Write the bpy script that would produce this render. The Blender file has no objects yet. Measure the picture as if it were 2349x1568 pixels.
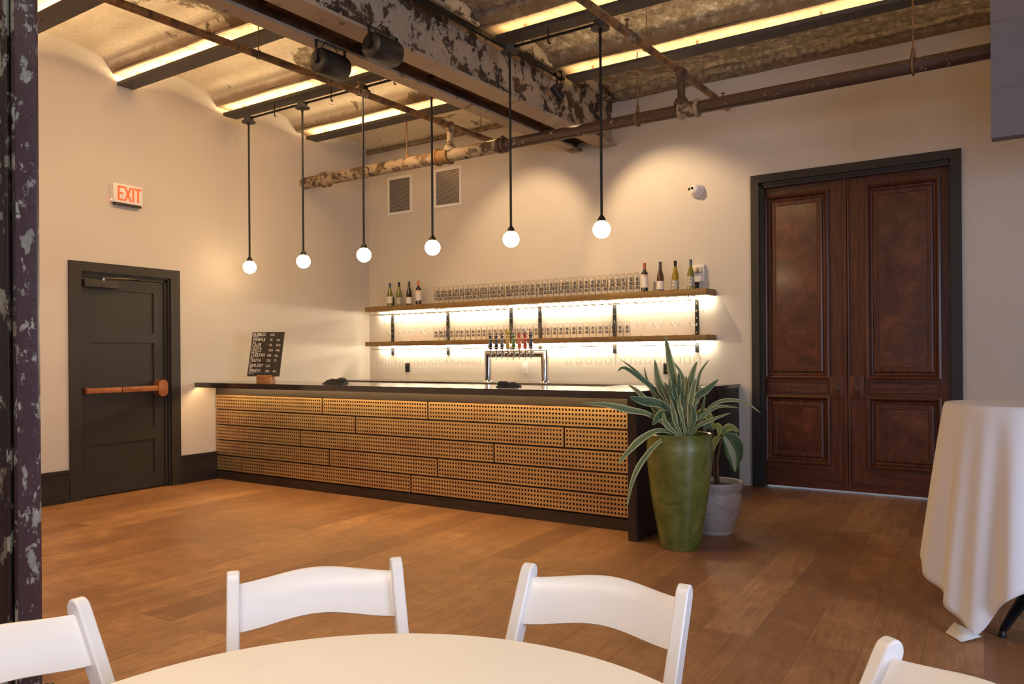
import bpy, bmesh, math, random
from mathutils import Vector, Matrix
from math import sin, cos, pi, radians as R
random.seed(7)
S = bpy.context.scene
COL = S.collection

# ------------------------------------------------------------------ camera
YAW, ROLL, FPX, HCAM = R(34.39), R(-0.4147), 1838.5, 1.32
Fv = Vector((-sin(YAW), cos(YAW), 0)); r0 = Vector((cos(YAW), sin(YAW), 0)); u0 = Vector((0, 0, 1))
Rv = r0*cos(ROLL) + u0*sin(ROLL); Uv = u0*cos(ROLL) - r0*sin(ROLL)
CAM = Vector((0, 0, HCAM))
cd = bpy.data.cameras.new('camera'); cam = bpy.data.objects.new('camera', cd); COL.objects.link(cam)
cd.sensor_width = 36; cd.sensor_fit = 'HORIZONTAL'; cd.lens = FPX/2349*36; cd.shift_y = 32.46/2349
cd.clip_start = 0.05; cd.clip_end = 60
cam.matrix_world = Matrix(((Rv.x, Uv.x, -Fv.x, 0), (Rv.y, Uv.y, -Fv.y, 0), (Rv.z, Uv.z, -Fv.z, HCAM), (0, 0, 0, 1)))
S.camera = cam
def ray(x, y): return Fv + Rv*((x-1174.5)/FPX) - Uv*((y-816.46)/FPX)
def at(x, y, X=None, Y=None, Z=None, D=None):
    d = ray(x, y)
    if D is not None: return CAM + d*D
    for i, v in enumerate((X, Y, Z)):
        if v is not None: return CAM + d*((v-CAM[i])/d[i])

# ------------------------------------------------------------------ world, exposure, daylight, large lights
S.view_settings.view_transform = 'Standard'; S.view_settings.look = 'None'
S.view_settings.exposure = 0.0; S.view_settings.gamma = 1.0; S.view_settings.use_curve_mapping = False
S.cycles.transparent_max_bounces = 32
W = bpy.data.worlds.new('world'); S.world = W; W.use_nodes = True
W.node_tree.nodes['Background'].inputs[0].default_value = (0.55, 0.68, 1.0, 1)
W.node_tree.nodes['Background'].inputs[1].default_value = 0.6
def area(name, loc, tgt, sx, sy, power, col, spread=None):
    l = bpy.data.lights.new(name, 'AREA'); l.shape = 'RECTANGLE'; l.size = sx; l.size_y = sy
    l.energy = power; l.color = col
    if spread: l.spread = spread
    o = bpy.data.objects.new(name, l); COL.objects.link(o); o.location = loc
    o.rotation_euler = (Vector(tgt)-Vector(loc)).to_track_quat('-Z', 'Y').to_euler()
    return o
WARM = (1.0, 0.66, 0.36); COOL = (0.62, 0.74, 1.0); NEUT = (1.0, 0.64, 0.30)
area('window_daylight', (3.85, 1.6, 1.9), (-1, 2.6, 0.9), 2.2, 2.0, 185, COOL)
area('window_daylight', (1.2, -3.85, 1.9), (-1.5, 3, 0.8), 3.0, 2.0, 95, COOL)
# added downward fill lamps at ceiling height, brightening floor, bar front and table
area('ceiling_fill_light', (-5.2, 1.9, 3.9), (-5.4, 2.4, 0), 4.0, 0.25, 125, NEUT)
area('ceiling_fill_light', (-1.0, 0.5, 3.9), (-1.0, 0.4, 0), 2.6, 0.25, 25, (1.0, 0.82, 0.62), R(95))
area('ceiling_fill_light', (-3.2, -1.4, 3.9), (-3.2, -1.0, 0), 7.0, 0.25, 40, NEUT)
area('ceiling_fill_light', (-5.6, 4.9, 3.9), (-6.2, 4.9, 0), 3.0, 0.15, 60, NEUT)

# ------------------------------------------------------------------ materials
def newmat(n):
    m = bpy.data.materials.new(n); m.use_nodes = True
    nt = m.node_tree; b = nt.nodes['Principled BSDF']; return m, nt, b
def N(nt, t, **kw):
    n = nt.nodes.new(t)
    for k, v in kw.items():
        if k.startswith('i_'):
            n.inputs[k[2:].replace('_', ' ')].default_value = v
        else: setattr(n, k, v)
    return n
def ramp(nt, fac, stops):
    r = nt.nodes.new('ShaderNodeValToRGB'); nt.links.new(fac, r.inputs[0])
    e = r.color_ramp.elements
    while len(e) < len(stops): e.new(0.5)
    for k, (p, c) in enumerate(stops):
        e[k].position = p; e[k].color = (*c, 1) if len(c) == 3 else c
    return r
def coords(nt, scale=(1, 1, 1), rot=(0, 0, 0), kind='Object', loc=(0, 0, 0)):
    t = nt.nodes.new('ShaderNodeTexCoord'); mp = nt.nodes.new('ShaderNodeMapping')
    mp.inputs['Scale'].default_value = scale; mp.inputs['Rotation'].default_value = rot; mp.inputs['Location'].default_value = loc
    nt.links.new(t.outputs[kind], mp.inputs['Vector']); return mp.outputs[0]
def noise(nt, vec, s, d=4, rough=0.55, dist=0.0):
    n = N(nt, 'ShaderNodeTexNoise'); n.inputs['Scale'].default_value = s; n.inputs['Detail'].default_value = d
    n.inputs['Roughness'].default_value = rough; n.inputs['Distortion'].default_value = dist
    nt.links.new(vec, n.inputs['Vector']); return n.outputs[0]
def mixc(nt, fac, a, b, mode='MIX'):
    m = nt.nodes.new('ShaderNodeMix'); m.data_type = 'RGBA'; m.blend_type = mode
    for sock, v in ((m.inputs['Factor'], fac), (m.inputs['A'], a), (m.inputs['B'], b)): pass
    fi, ai, bi = m.inputs[0], m.inputs[6], m.inputs[7]
    for sock, v in ((fi, fac), (ai, a), (bi, b)):
        if isinstance(v, (int, float)): sock.default_value = v
        elif isinstance(v, tuple): sock.default_value = (*v, 1)
        else: nt.links.new(v, sock)
    return m.outputs[2]
def bump(nt, b, h, s=0.3, d=0.01):
    n = nt.nodes.new('ShaderNodeBump'); n.inputs['Strength'].default_value = s; n.inputs['Distance'].default_value = d
    nt.links.new(h, n.inputs['Height']); nt.links.new(n.outputs[0], b.inputs['Normal'])
def math_(nt, op, a, b=0.0):
    m = nt.nodes.new('ShaderNodeMath'); m.operation = op
    for s_, v in ((m.inputs[0], a), (m.inputs[1], b)):
        if isinstance(v, (int, float)): s_.default_value = v
        else: nt.links.new(v, s_)
    return m.outputs[0]
def plain(n, col, rough=0.5, metal=0.0, nz=0.0, ns=30, spec=0.5, bmp=0.0, coat=0.0):
    m, nt, b = newmat(n); v = coords(nt)
    f = noise(nt, v, ns)
    c2 = tuple(max(0, c*(1-nz)) for c in col)
    r = ramp(nt, f, ((0.35, c2), (0.65, col))); nt.links.new(r.outputs[0], b.inputs['Base Color'])
    b.inputs['Roughness'].default_value = rough; b.inputs['Metallic'].default_value = metal
    b.inputs['Specular IOR Level'].default_value = spec; b.inputs['Coat Weight'].default_value = coat
    if bmp: bump(nt, b, f, bmp, 0.004)
    return m
def emis(n, col, st):
    m, nt, b = newmat(n); b.inputs['Base Color'].default_value = (*col, 1)
    b.inputs['Emission Color'].default_value = (*col, 1); b.inputs['Emission Strength'].default_value = st
    return m
def flaked(n, paint, under, rust, lo=0.46, hi=0.52, sc=5.0, rough=0.6, stretch=(1, 1, 1), fine=40):
    # old paint flaking off metal, with rust blooms
    m, nt, b = newmat(n); v = coords(nt, stretch)
    a = noise(nt, v, sc, 10, 0.68, 0.25); f = noise(nt, v, fine, 5)
    g = noise(nt, v, sc*0.6, 6, 0.6)
    base = mixc(nt, ramp(nt, g, ((0.42, (0, 0, 0)), (0.6, (1, 1, 1)))).outputs[0], under, rust)
    base = mixc(nt, ramp(nt, f, ((0.35, (0.45,)*3), (0.7, (0, 0, 0)))).outputs[0], base, tuple(c*0.35 for c in under))
    pn = mixc(nt, ramp(nt, f, ((0.3, (0.6,)*3), (0.6, (0, 0, 0)))).outputs[0], paint, tuple(c*0.62 for c in paint))
    mask = ramp(nt, a, ((lo, (0, 0, 0)), (hi, (1, 1, 1)))).outputs[0]
    nt.links.new(mixc(nt, mask, base, pn), b.inputs['Base Color'])
    b.inputs['Roughness'].default_value = rough
    h = math_(nt, 'ADD', mask, math_(nt, 'MULTIPLY', f, 0.4)); bump(nt, b, h, 0.45, 0.004)
    return m
def wood(n, c1, c2, axis=0, sc=1.0, rough=0.45, gloss=0.5, fig=0.0, coat=0.0):
    m, nt, b = newmat(n); s = [14*sc, 14*sc, 14*sc]; s[axis] = 0.9*sc
    v = coords(nt, tuple(s)); g = noise(nt, v, 2.2, 8, 0.62, 0.6)
    g2 = noise(nt, coords(nt, tuple(x*3 for x in s)), 5, 4)
    c = ramp(nt, g, ((0.32, c1), (0.68, c2))).outputs[0]
    c = mixc(nt, ramp(nt, g2, ((0.4, (0.35,)*3), (0.6, (0, 0, 0)))).outputs[0], c, tuple(x*0.45 for x in c1))
    nt.links.new(c, b.inputs['Base Color']); b.inputs['Roughness'].default_value = rough
    b.inputs['Specular IOR Level'].default_value = gloss; b.inputs['Coat Weight'].default_value = coat
    b.inputs['Coat Roughness'].default_value = 0.2
    bump(nt, b, g2, 0.12, 0.002); return m

M = {}
def mk_wall():
    m, nt, b = newmat('wall_paint'); v = coords(nt)
    f = noise(nt, v, 90, 3); g = noise(nt, v, 0.9, 3)
    c = ramp(nt, g, ((0.3, (0.575, 0.52, 0.44)), (0.7, (0.61, 0.555, 0.475)))).outputs[0]
    nt.links.new(c, b.inputs['Base Color']); b.inputs['Roughness'].default_value = 0.62
    bump(nt, b, f, 0.12, 0.003); return m
M['wall'] = mk_wall()
def mk_plaster():
    # cream plaster, smooth by the left wall and scabbed bare concrete further right
    m, nt, b = newmat('vault_plaster'); v = coords(nt)
    a = noise(nt, v, 2.2, 9, 0.66, 0.15); f = noise(nt, v, 34, 7, 0.7); g = noise(nt, v, 11, 10, 0.78, 0.05)
    sp = nt.nodes.new('ShaderNodeSeparateXYZ'); nt.links.new(v, sp.inputs[0])
    xg = math_(nt, 'MULTIPLY', math_(nt, 'ADD', sp.outputs[0], 6.45), 0.46)      # grows to the right
    t = math_(nt, 'ADD', xg, math_(nt, 'MULTIPLY', math_(nt, 'SUBTRACT', a, 0.5), 2.6))
    rm = ramp(nt, t, ((0.20, (0, 0, 0)), (0.27, (1, 1, 1)))).outputs[0]
    cream = ramp(nt, a, ((0.3, (0.66, 0.56, 0.42)), (0.7, (0.78, 0.70, 0.56)))).outputs[0]
    conc = ramp(nt, g, ((0.34, (0.10, 0.070, 0.038)), (0.46, (0.25, 0.19, 0.12)), (0.56, (0.40, 0.33, 0.23)), (0.63, (0.74, 0.70, 0.60)))).outputs[0]
    c = mixc(nt, rm, cream, conc)
    chips = ramp(nt, noise(nt, v, 6.5, 8, 0.75, 0.25), ((0.335, (1, 1, 1)), (0.35, (0, 0, 0)))).outputs[0]
    c = mixc(nt, chips, c, (0.28, 0.20, 0.12))
    c = mixc(nt, ramp(nt, f, ((0.3, (0.3,)*3), (0.55, (0, 0, 0)))).outputs[0], c, (0.30, 0.23, 0.15))
    zz = math_(nt, 'ADD', sp.outputs[2], math_(nt, 'MULTIPLY', math_(nt, 'SUBTRACT', noise(nt, v, 5, 7, 0.7), 0.5), 0.10))
    st = ramp(nt, math_(nt, 'SUBTRACT', zz, 4.0), ((0.150, (0.75,)*3), (0.185, (0, 0, 0)))).outputs[0]      # rust-stained springing line
    c = mixc(nt, st, c, (0.27, 0.16, 0.075))
    nt.links.new(c, b.inputs['Base Color']); b.inputs['Roughness'].default_value = 0.8
    h = math_(nt, 'ADD', math_(nt, 'MULTIPLY', f, math_(nt, 'MULTIPLY', rm, 0.9)), math_(nt, 'MULTIPLY', rm, -0.6))
    bump(nt, b, math_(nt, 'ADD', h, math_(nt, 'MULTIPLY', chips, -0.5)), 0.9, 0.03); return m
M['plaster'] = mk_plaster()
M['ceiling_far'] = plain('old_plaster', (0.36, 0.28, 0.17), 0.85, nz=0.65, ns=22, bmp=0.8)
M['girder'] = flaked('girder_paint', (0.42, 0.33, 0.225), (0.04, 0.025, 0.017), (0.13, 0.075, 0.03), 0.475, 0.505, 5.5, fine=60)
M['girder_pale'] = flaked('girder_flange_paint', (0.40, 0.31, 0.22), (0.10, 0.065, 0.045), (0.22, 0.15, 0.10), 0.36, 0.42, 4.0, fine=60)
M['rust'] = flaked('rusty_recess', (0.20, 0.10, 0.045), (0.05, 0.028, 0.02), (0.14, 0.062, 0.026), 0.40, 0.56, 3.0)
M['beam'] = flaked('rusty_beam', (0.56, 0.44, 0.28), (0.20, 0.10, 0.04), (0.38, 0.19, 0.07), 0.42, 0.52, 7.0, stretch=(0.5, 1, 1))
M['pipe_dark'] = flaked('old_pipe_paint', (0.085, 0.048, 0.032), (0.46, 0.38, 0.30), (0.20, 0.12, 0.07), 0.385, 0.40, 14.0, 0.38)
M['pipe_pale'] = flaked('pale_pipe_paint', (0.38, 0.29, 0.19), (0.07, 0.045, 0.028), (0.20, 0.12, 0.06), 0.45, 0.50, 9.0, 0.6)
M['pipe_rust'] = flaked('rusty_pipe', (0.27, 0.15, 0.055), (0.09, 0.05, 0.03), (0.36, 0.17, 0.05), 0.45, 0.6, 12.0, 0.55)
M['column'] = flaked('column_paint', (0.030, 0.017, 0.016), (0.42, 0.43, 0.33), (0.16, 0.10, 0.05), 0.455, 0.475, 9.0, 0.42, stretch=(1, 1, 0.5))
M['column_lit'] = flaked('column_daylit_paint', (0.085, 0.055, 0.068), (0.50, 0.52, 0.46), (0.30, 0.30, 0.27), 0.43, 0.445, 15.0, 0.34, stretch=(1, 1, 0.6))  # flaking paint; its lighter purple tone imitates daylight grazing this face
M['channel'] = plain('black_channel', (0.080, 0.072, 0.065), 0.5, 0.2, 0.15, 20)
M['black'] = plain('black_metal', (0.012, 0.011, 0.010), 0.45, 0.3, 0.2, 30)
M['speaker'] = plain('speaker_black', (0.022, 0.018, 0.016), 0.42, 0.0, 0.25, 9)
M['doorblack'] = plain('door_charcoal', (0.024, 0.020, 0.017), 0.5, 0, 0.18, 60, bmp=0.08)
M['basebd'] = plain('baseboard_black', (0.020, 0.016, 0.015), 0.42, 0, 0.25, 40)
M['bronze'] = plain('copper_bar', (0.42, 0.15, 0.055), 0.38, 0.55, 0.25, 18)
M['darkbronze'] = plain('bronze_closer', (0.045, 0.038, 0.032), 0.45, 0.2, 0.2, 18)
M['barwood'] = wood('dark_oak', (0.016, 0.010, 0.007), (0.052, 0.030, 0.020), 0, 0.8, 0.42)
M['barwoodz'] = wood('dark_oak_upright', (0.013, 0.008, 0.006), (0.042, 0.025, 0.018), 2, 0.8, 0.45)
M['countertop'] = wood('dark_oak_top', (0.020, 0.013, 0.010), (0.060, 0.037, 0.026), 0, 0.8, 0.10, 0.7, coat=0.5)
M['shelfwood'] = wood('shelf_oak', (0.20, 0.105, 0.030), (0.36, 0.21, 0.065), 0, 1.0, 0.5)
M['blockwood'] = wood('block_wood', (0.30, 0.11, 0.03), (0.55, 0.26, 0.08), 0, 1.5, 0.5)
M['mahog'] = wood('mahogany', (0.060, 0.016, 0.008), (0.155, 0.047, 0.019), 2, 0.8, 0.40, 0.4, coat=0.10)
M['mahogx'] = wood('mahogany_rail', (0.060, 0.016, 0.008), (0.15, 0.045, 0.019), 0, 0.8, 0.40, 0.4, coat=0.10)
def mk_burl():
    m, nt, b = newmat('burl_veneer'); v = coords(nt)
    a = noise(nt, v, 4.2, 12, 0.74, 0.35); f = noise(nt, v, 30, 6, 0.7, 0.3)
    c = ramp(nt, a, ((0.34, (0.048, 0.013, 0.009)), (0.50, (0.098, 0.029, 0.014)), (0.66, (0.19, 0.058, 0.022)))).outputs[0]
    c = mixc(nt, ramp(nt, f, ((0.32, (0.6,)*3), (0.52, (0, 0, 0)))).outputs[0], c, (0.050, 0.015, 0.010))
    nt.links.new(c, b.inputs['Base Color']); b.inputs['Roughness'].default_value = 0.30
    b.inputs['Coat Weight'].default_value = 0.5; b.inputs['Coat Roughness'].default_value = 0.18
    bump(nt, b, f, 0.08, 0.002); return m
M['burl'] = mk_burl()
def mk_brass():
    m, nt, b = newmat('brass_sheet'); v = coords(nt, (0.6, 1, 1.6))
    oi = nt.nodes.new('ShaderNodeObjectInfo')
    vv = nt.nodes.new('ShaderNodeVectorMath'); vv.operation = 'ADD'
    nt.links.new(v, vv.inputs[0]); nt.links.new(oi.outputs['Location'], vv.inputs[1])
    a = noise(nt, vv.outputs[0], 2.6, 6, 0.62, 0.8); f = noise(nt, coords(nt, (1, 8, 60)), 5, 3)
    c = ramp(nt, a, ((0.30, (0.50, 0.29, 0.15)), (0.5, (0.66, 0.44, 0.20)), (0.7, (0.78, 0.57, 0.25)))).outputs[0]
    nt.links.new(c, b.inputs['Base Color']); b.inputs['Metallic'].default_value = 0.85
    nt.links.new(ramp(nt, a, ((0.3, (0.50,)*3), (0.7, (0.36,)*3))).outputs[0], b.inputs['Roughness'])
    bump(nt, b, f, 0.05, 0.002); return m
M['brass'] = mk_brass()
def mk_floor():
    m, nt, b = newmat('plank_floor')
    v = coords(nt, (1, 1, 1), (0, 0, R(90-4.0)))
    br = N(nt, 'ShaderNodeTexBrick'); nt.links.new(v, br.inputs['Vector'])
    br.offset = 0.37; br.offset_frequency = 2
    br.inputs['Color1'].default_value = (0, 0, 0, 1); br.inputs['Color2'].default_value = (1, 1, 1, 1)
    br.inputs['Mortar'].default_value = (0.5, 0.5, 0.5, 1)
    br.inputs['Scale'].default_value = 1.0; br.inputs['Mortar Size'].default_value = 0.0016
    br.inputs['Brick Width'].default_value = 1.9; br.inputs['Row Height'].default_value = 0.235
    br.inputs['Mortar Smooth'].default_value = 0.3; br.inputs['Bias'].default_value = 0.0
    sepc = br.outputs['Color']
    # shift the grain from plank to plank
    off = nt.nodes.new('ShaderNodeVectorMath'); off.operation = 'MULTIPLY_ADD'
    nt.links.new(sepc, off.inputs[0]); off.inputs[1].default_value = (7.3, 3.1, 1.7); nt.links.new(v, off.inputs[2])
    mp = nt.nodes.new('ShaderNodeMapping'); mp.inputs['Scale'].default_value = (1.3, 11, 1); nt.links.new(off.outputs[0], mp.inputs['Vector'])
    g = noise(nt, mp.outputs[0], 1.6, 10, 0.66, 1.3)
    mp2 = nt.nodes.new('ShaderNodeMapping'); mp2.inputs['Scale'].default_value = (3, 60, 1); nt.links.new(off.outputs[0], mp2.inputs['Vector'])
    g2 = noise(nt, mp2.outputs[0], 1.6, 6, 0.7, 0.4)
    patch = noise(nt, v, 1.1, 6, 0.6, 0.5)
    pl = ramp(nt, sepc, ((0.0, (0.25, 0.118, 0.048)), (0.35, (0.41, 0.205, 0.083)), (0.85, (0.46, 0.24, 0.10)), (1.0, (0.58, 0.32, 0.135)))).outputs[0]
    c = mixc(nt, ramp(nt, g, ((0.30, (0.75,)*3), (0.50, (0.12,)*3), (0.72, (0, 0, 0)))).outputs[0], pl, (0.17, 0.075, 0.032))
    c = mixc(nt, ramp(nt, g2, ((0.36, (0.5,)*3), (0.55, (0, 0, 0)))).outputs[0], c, (0.23, 0.10, 0.044))
    c = mixc(nt, ramp(nt, patch, ((0.38, (0.45,)*3), (0.62, (0, 0, 0)))).outputs[0], c, (0.20, 0.090, 0.042))
    bl_ = noise(nt, v, 6.5, 10, 0.75, 0.6)
    c = mixc(nt, ramp(nt, bl_, ((0.36, (0.38,)*3), (0.54, (0, 0, 0)))).outputs[0], c, (0.17, 0.075, 0.034))
    c = mixc(nt, ramp(nt, bl_, ((0.56, (0, 0, 0)), (0.70, (0.5,)*3))).outputs[0], c, (0.55, 0.32, 0.15))
    sc = noise(nt, coords(nt, (1, 1, 1)), 16, 10, 0.82, 3.0)
    c = mixc(nt, ramp(nt, sc, ((0.63, (0, 0, 0)), (0.70, (0.34,)*3))).outputs[0], c, (0.55, 0.42, 0.33))
    c = mixc(nt, math_(nt, 'MULTIPLY', br.outputs['Fac'], 0.45), c, (0.05, 0.022, 0.012))
    nt.links.new(c, b.inputs['Base Color'])
    nt.links.new(ramp(nt, patch, ((0.3, (0.40,)*3), (0.7, (0.52,)*3))).outputs[0], b.inputs['Roughness'])
    b.inputs['Specular IOR Level'].default_value = 0.5
    h = math_(nt, 'SUBTRACT', math_(nt, 'MULTIPLY', g2, 0.3), br.outputs['Fac']); bump(nt, b, h, 0.25, 0.003)
    return m
M['floor'] = mk_floor()
M['chairwhite'] = plain('white_lacquer', (0.80, 0.76, 0.72), 0.32, 0, 0.03, 12)
M['tablewhite'] = plain('cream_cloth_top', (0.80, 0.74, 0.66), 0.62, 0, 0.03, 6)
M['linen'] = plain('white_linen', (0.80, 0.77, 0.76), 0.85, 0, 0.04, 200, bmp=0.15)
M['chrome'] = plain('polished_steel', (0.82, 0.80, 0.78), 0.10, 1.0, 0.05, 6)
M['steel'] = plain('brushed_steel', (0.55, 0.53, 0.50), 0.3, 1.0, 0.1, 20)
M['whitepl'] = plain('white_plastic', (0.78, 0.75, 0.70), 0.4, 0, 0.03, 10)
M['darkgrille'] = plain('grille_back', (0.13, 0.12, 0.125), 0.7, 0, 0.2, 50)
M['agedbrass'] = plain('aged_brass', (0.13, 0.065, 0.03), 0.45, 0.4, 0.3, 60)
M['wire'] = plain('dark_wire', (0.10, 0.065, 0.025), 0.5, 0.3)
M['soffit'] = plain('grey_boxing', (0.20, 0.172, 0.172), 0.75, 0, 0.12, 120, bmp=0.1)
M['cloth_black'] = plain('black_cloth', (0.018, 0.018, 0.019), 0.9, 0, 0.3, 90, bmp=0.4)
M['board'] = plain('chalkboard', (0.030, 0.022, 0.018), 0.6, 0, 0.3, 14)
M['chalk'] = plain('chalk', (0.80, 0.76, 0.70), 0.9)
M['soil'] = plain('soil', (0.09, 0.05, 0.025), 0.95, 0, 0.7, 60, bmp=1.0)
M['paper'] = plain('label_paper', (0.78, 0.70, 0.62), 0.7, 0, 0.06, 60)
M['paper_art'] = plain('label_paper_print', (0.78, 0.72, 0.58), 0.7, 0, 0.85, 75)
M['dotred'] = plain('orange_seal', (0.75, 0.20, 0.08), 0.6)
M['globe'] = emis('globe_light', (1.0, 0.70, 0.38), 26.0)
M['led'] = emis('warm_led', (1.0, 0.73, 0.40), 50.0)
M['ledshelf'] = emis('shelf_led', (1.0, 0.87, 0.64), 150.0)
M['ledbar'] = emis('bar_led', (1.0, 0.66, 0.30), 60.0)
M['exit'] = emis('exit_letters', (1.0, 0.085, 0.02), 0.85)
M['redled'] = emis('red_indicator', (1.0, 0.10, 0.05), 12.0)
M['day'] = emis('daylight_gap', (0.62, 0.78, 1.0), 1.3)
M['lens'] = plain('black_lens', (0.005, 0.005, 0.006), 0.08)
M['ironblack'] = plain('cast_iron', (0.015, 0.014, 0.018), 0.35, 0.4, 0.2, 20)
def mk_glass(n, tint, edge, rough=0.03):
    m = bpy.data.materials.new(n); m.use_nodes = True; nt = m.node_tree
    for x in list(nt.nodes): nt.nodes.remove(x)
    o = nt.nodes.new('ShaderNodeOutputMaterial'); lw = nt.nodes.new('ShaderNodeLayerWeight'); lw.inputs['Blend'].default_value = 0.35
    tr = nt.nodes.new('ShaderNodeBsdfTransparent'); gl = nt.nodes.new('ShaderNodeBsdfGlossy'); gl.inputs['Roughness'].default_value = rough
    mx = nt.nodes.new('ShaderNodeMixShader'); fr = ramp(nt, lw.outputs['Facing'], ((0.0, (0.03,)*3), (0.75, (0.07,)*3), (1.0, (0.45,)*3)))
    nt.links.new(mixc(nt, ramp(nt, lw.outputs['Facing'], ((0.45, (0, 0, 0)), (0.95, (1, 1, 1)))).outputs[0], tint, edge), tr.inputs[0])
    nt.links.new(fr.outputs[0], mx.inputs[0]); nt.links.new(tr.outputs[0], mx.inputs[1]); nt.links.new(gl.outputs[0], mx.inputs[2])
    nt.links.new(mx.outputs[0], o.inputs[0]); return m
M['glass'] = mk_glass('clear_glass', (0.988, 0.985, 0.98), (0.52, 0.48, 0.43))
M['stemglass'] = mk_glass('stem_glass', (0.99, 0.99, 0.985), (0.50, 0.46, 0.40))
def mk_bottle(n, col, rough=0.08):
    m, nt, b = newmat(n); b.inputs['Base Color'].default_value = (*col, 1); b.inputs['Roughness'].default_value = rough
    f = noise(nt, coords(nt), 8); nt.links.new(ramp(nt, f, ((0.3, tuple(c*0.8 for c in col)), (0.7, col))).outputs[0], b.inputs['Base Color'])
    b.inputs['Coat Weight'].default_value = 0.6; b.inputs['Coat Roughness'].default_value = 0.05; return m
def mk_glaze():
    m, nt, b = newmat('green_glaze'); v = coords(nt, (1, 1, 1.0))
    a = noise(nt, v, 5, 8, 0.66, 0.6); f = noise(nt, coords(nt, (1, 1, 4)), 14, 7, 0.7)
    c = ramp(nt, a, ((0.30, (0.035, 0.050, 0.008)), (0.48, (0.11, 0.135, 0.025)), (0.7, (0.21, 0.215, 0.065)))).outputs[0]
    c = mixc(nt, ramp(nt, f, ((0.30, (0.8,)*3), (0.46, (0, 0, 0)))).outputs[0], c, (0.055, 0.045, 0.012))
    nt.links.new(c, b.inputs['Base Color']); b.inputs['Roughness'].default_value = 0.28
    b.inputs['Coat Weight'].default_value = 0.5; b.inputs['Coat Roughness'].default_value = 0.2
    bump(nt, b, f, 0.2, 0.004); return m
M['glaze'] = mk_glaze()
def mk_speck():
    m, nt, b = newmat('speckled_white_glaze'); v = coords(nt)
    f = noise(nt, v, 110, 4, 0.7); a = noise(nt, v, 7, 5)
    c = ramp(nt, a, ((0.3, (0.42, 0.38, 0.36)), (0.6, (0.56, 0.52, 0.50)))).outputs[0]
    c = mixc(nt, ramp(nt, f, ((0.36, (1, 1, 1)), (0.45, (0, 0, 0)))).outputs[0], c, (0.10, 0.085, 0.08))
    nt.links.new(c, b.inputs['Base Color']); b.inputs['Roughness'].default_value = 0.6; bump(nt, b, f, 0.5, 0.004); return m
M['speck'] = mk_speck()
def mk_leaf(n, edge, mid, rib, bands=0.62, spots=False):
    m, nt, b = newmat(n); uv = nt.nodes.new('ShaderNodeTexCoord'); sp = nt.nodes.new('ShaderNodeSeparateXYZ')
    nt.links.new(uv.outputs['UV'], sp.inputs[0])
    d = math_(nt, 'ABSOLUTE', math_(nt, 'SUBTRACT', sp.outputs[0], 0.5))
    d = math_(nt, 'MULTIPLY', d, 2.0)
    mp = nt.nodes.new('ShaderNodeMapping'); mp.inputs['Scale'].default_value = (9, 1.0, 1); nt.links.new(uv.outputs['UV'], mp.inputs[0])
    st = noise(nt, mp.outputs[0], 3.0 if not spots else 2.0, 5)
    dd = math_(nt, 'ADD', d, math_(nt, 'MULTIPLY', math_(nt, 'SUBTRACT', st, 0.5), 0.5))
    c = ramp(nt, dd, ((bands, mid), (bands+0.1, edge))).outputs[0]
    c = mixc(nt, ramp(nt, st, ((0.42, (0.4,)*3), (0.6, (0, 0, 0)))).outputs[0], c, rib)
    nt.links.new(c, b.inputs['Base Color']); b.inputs['Roughness'].default_value = 0.5; b.inputs['Specular IOR Level'].default_value = 0.3
    bump(nt, b, st, 0.3, 0.003); return m
M['leaf'] = mk_leaf('variegated_strap_leaf', (0.56, 0.54, 0.28), (0.125, 0.17, 0.055), (0.26, 0.29, 0.13), 0.60)
M['leafdark'] = mk_leaf('dark_strap_leaf', (0.44, 0.46, 0.24), (0.055, 0.105, 0.045), (0.13, 0.18, 0.08), 0.74)
M['leafpale'] = mk_leaf('broad_variegated_leaf', (0.045, 0.10, 0.022), (0.40, 0.44, 0.30), (0.18, 0.26, 0.14), 0.42, True)
M['leafyel'] = mk_leaf('yellow_green_leaf', (0.40, 0.38, 0.12), (0.20, 0.25, 0.06), (0.10, 0.15, 0.04), 0.5, True)
M['stem'] = plain('brown_stem', (0.16, 0.085, 0.03), 0.7, 0, 0.4, 40)

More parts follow.
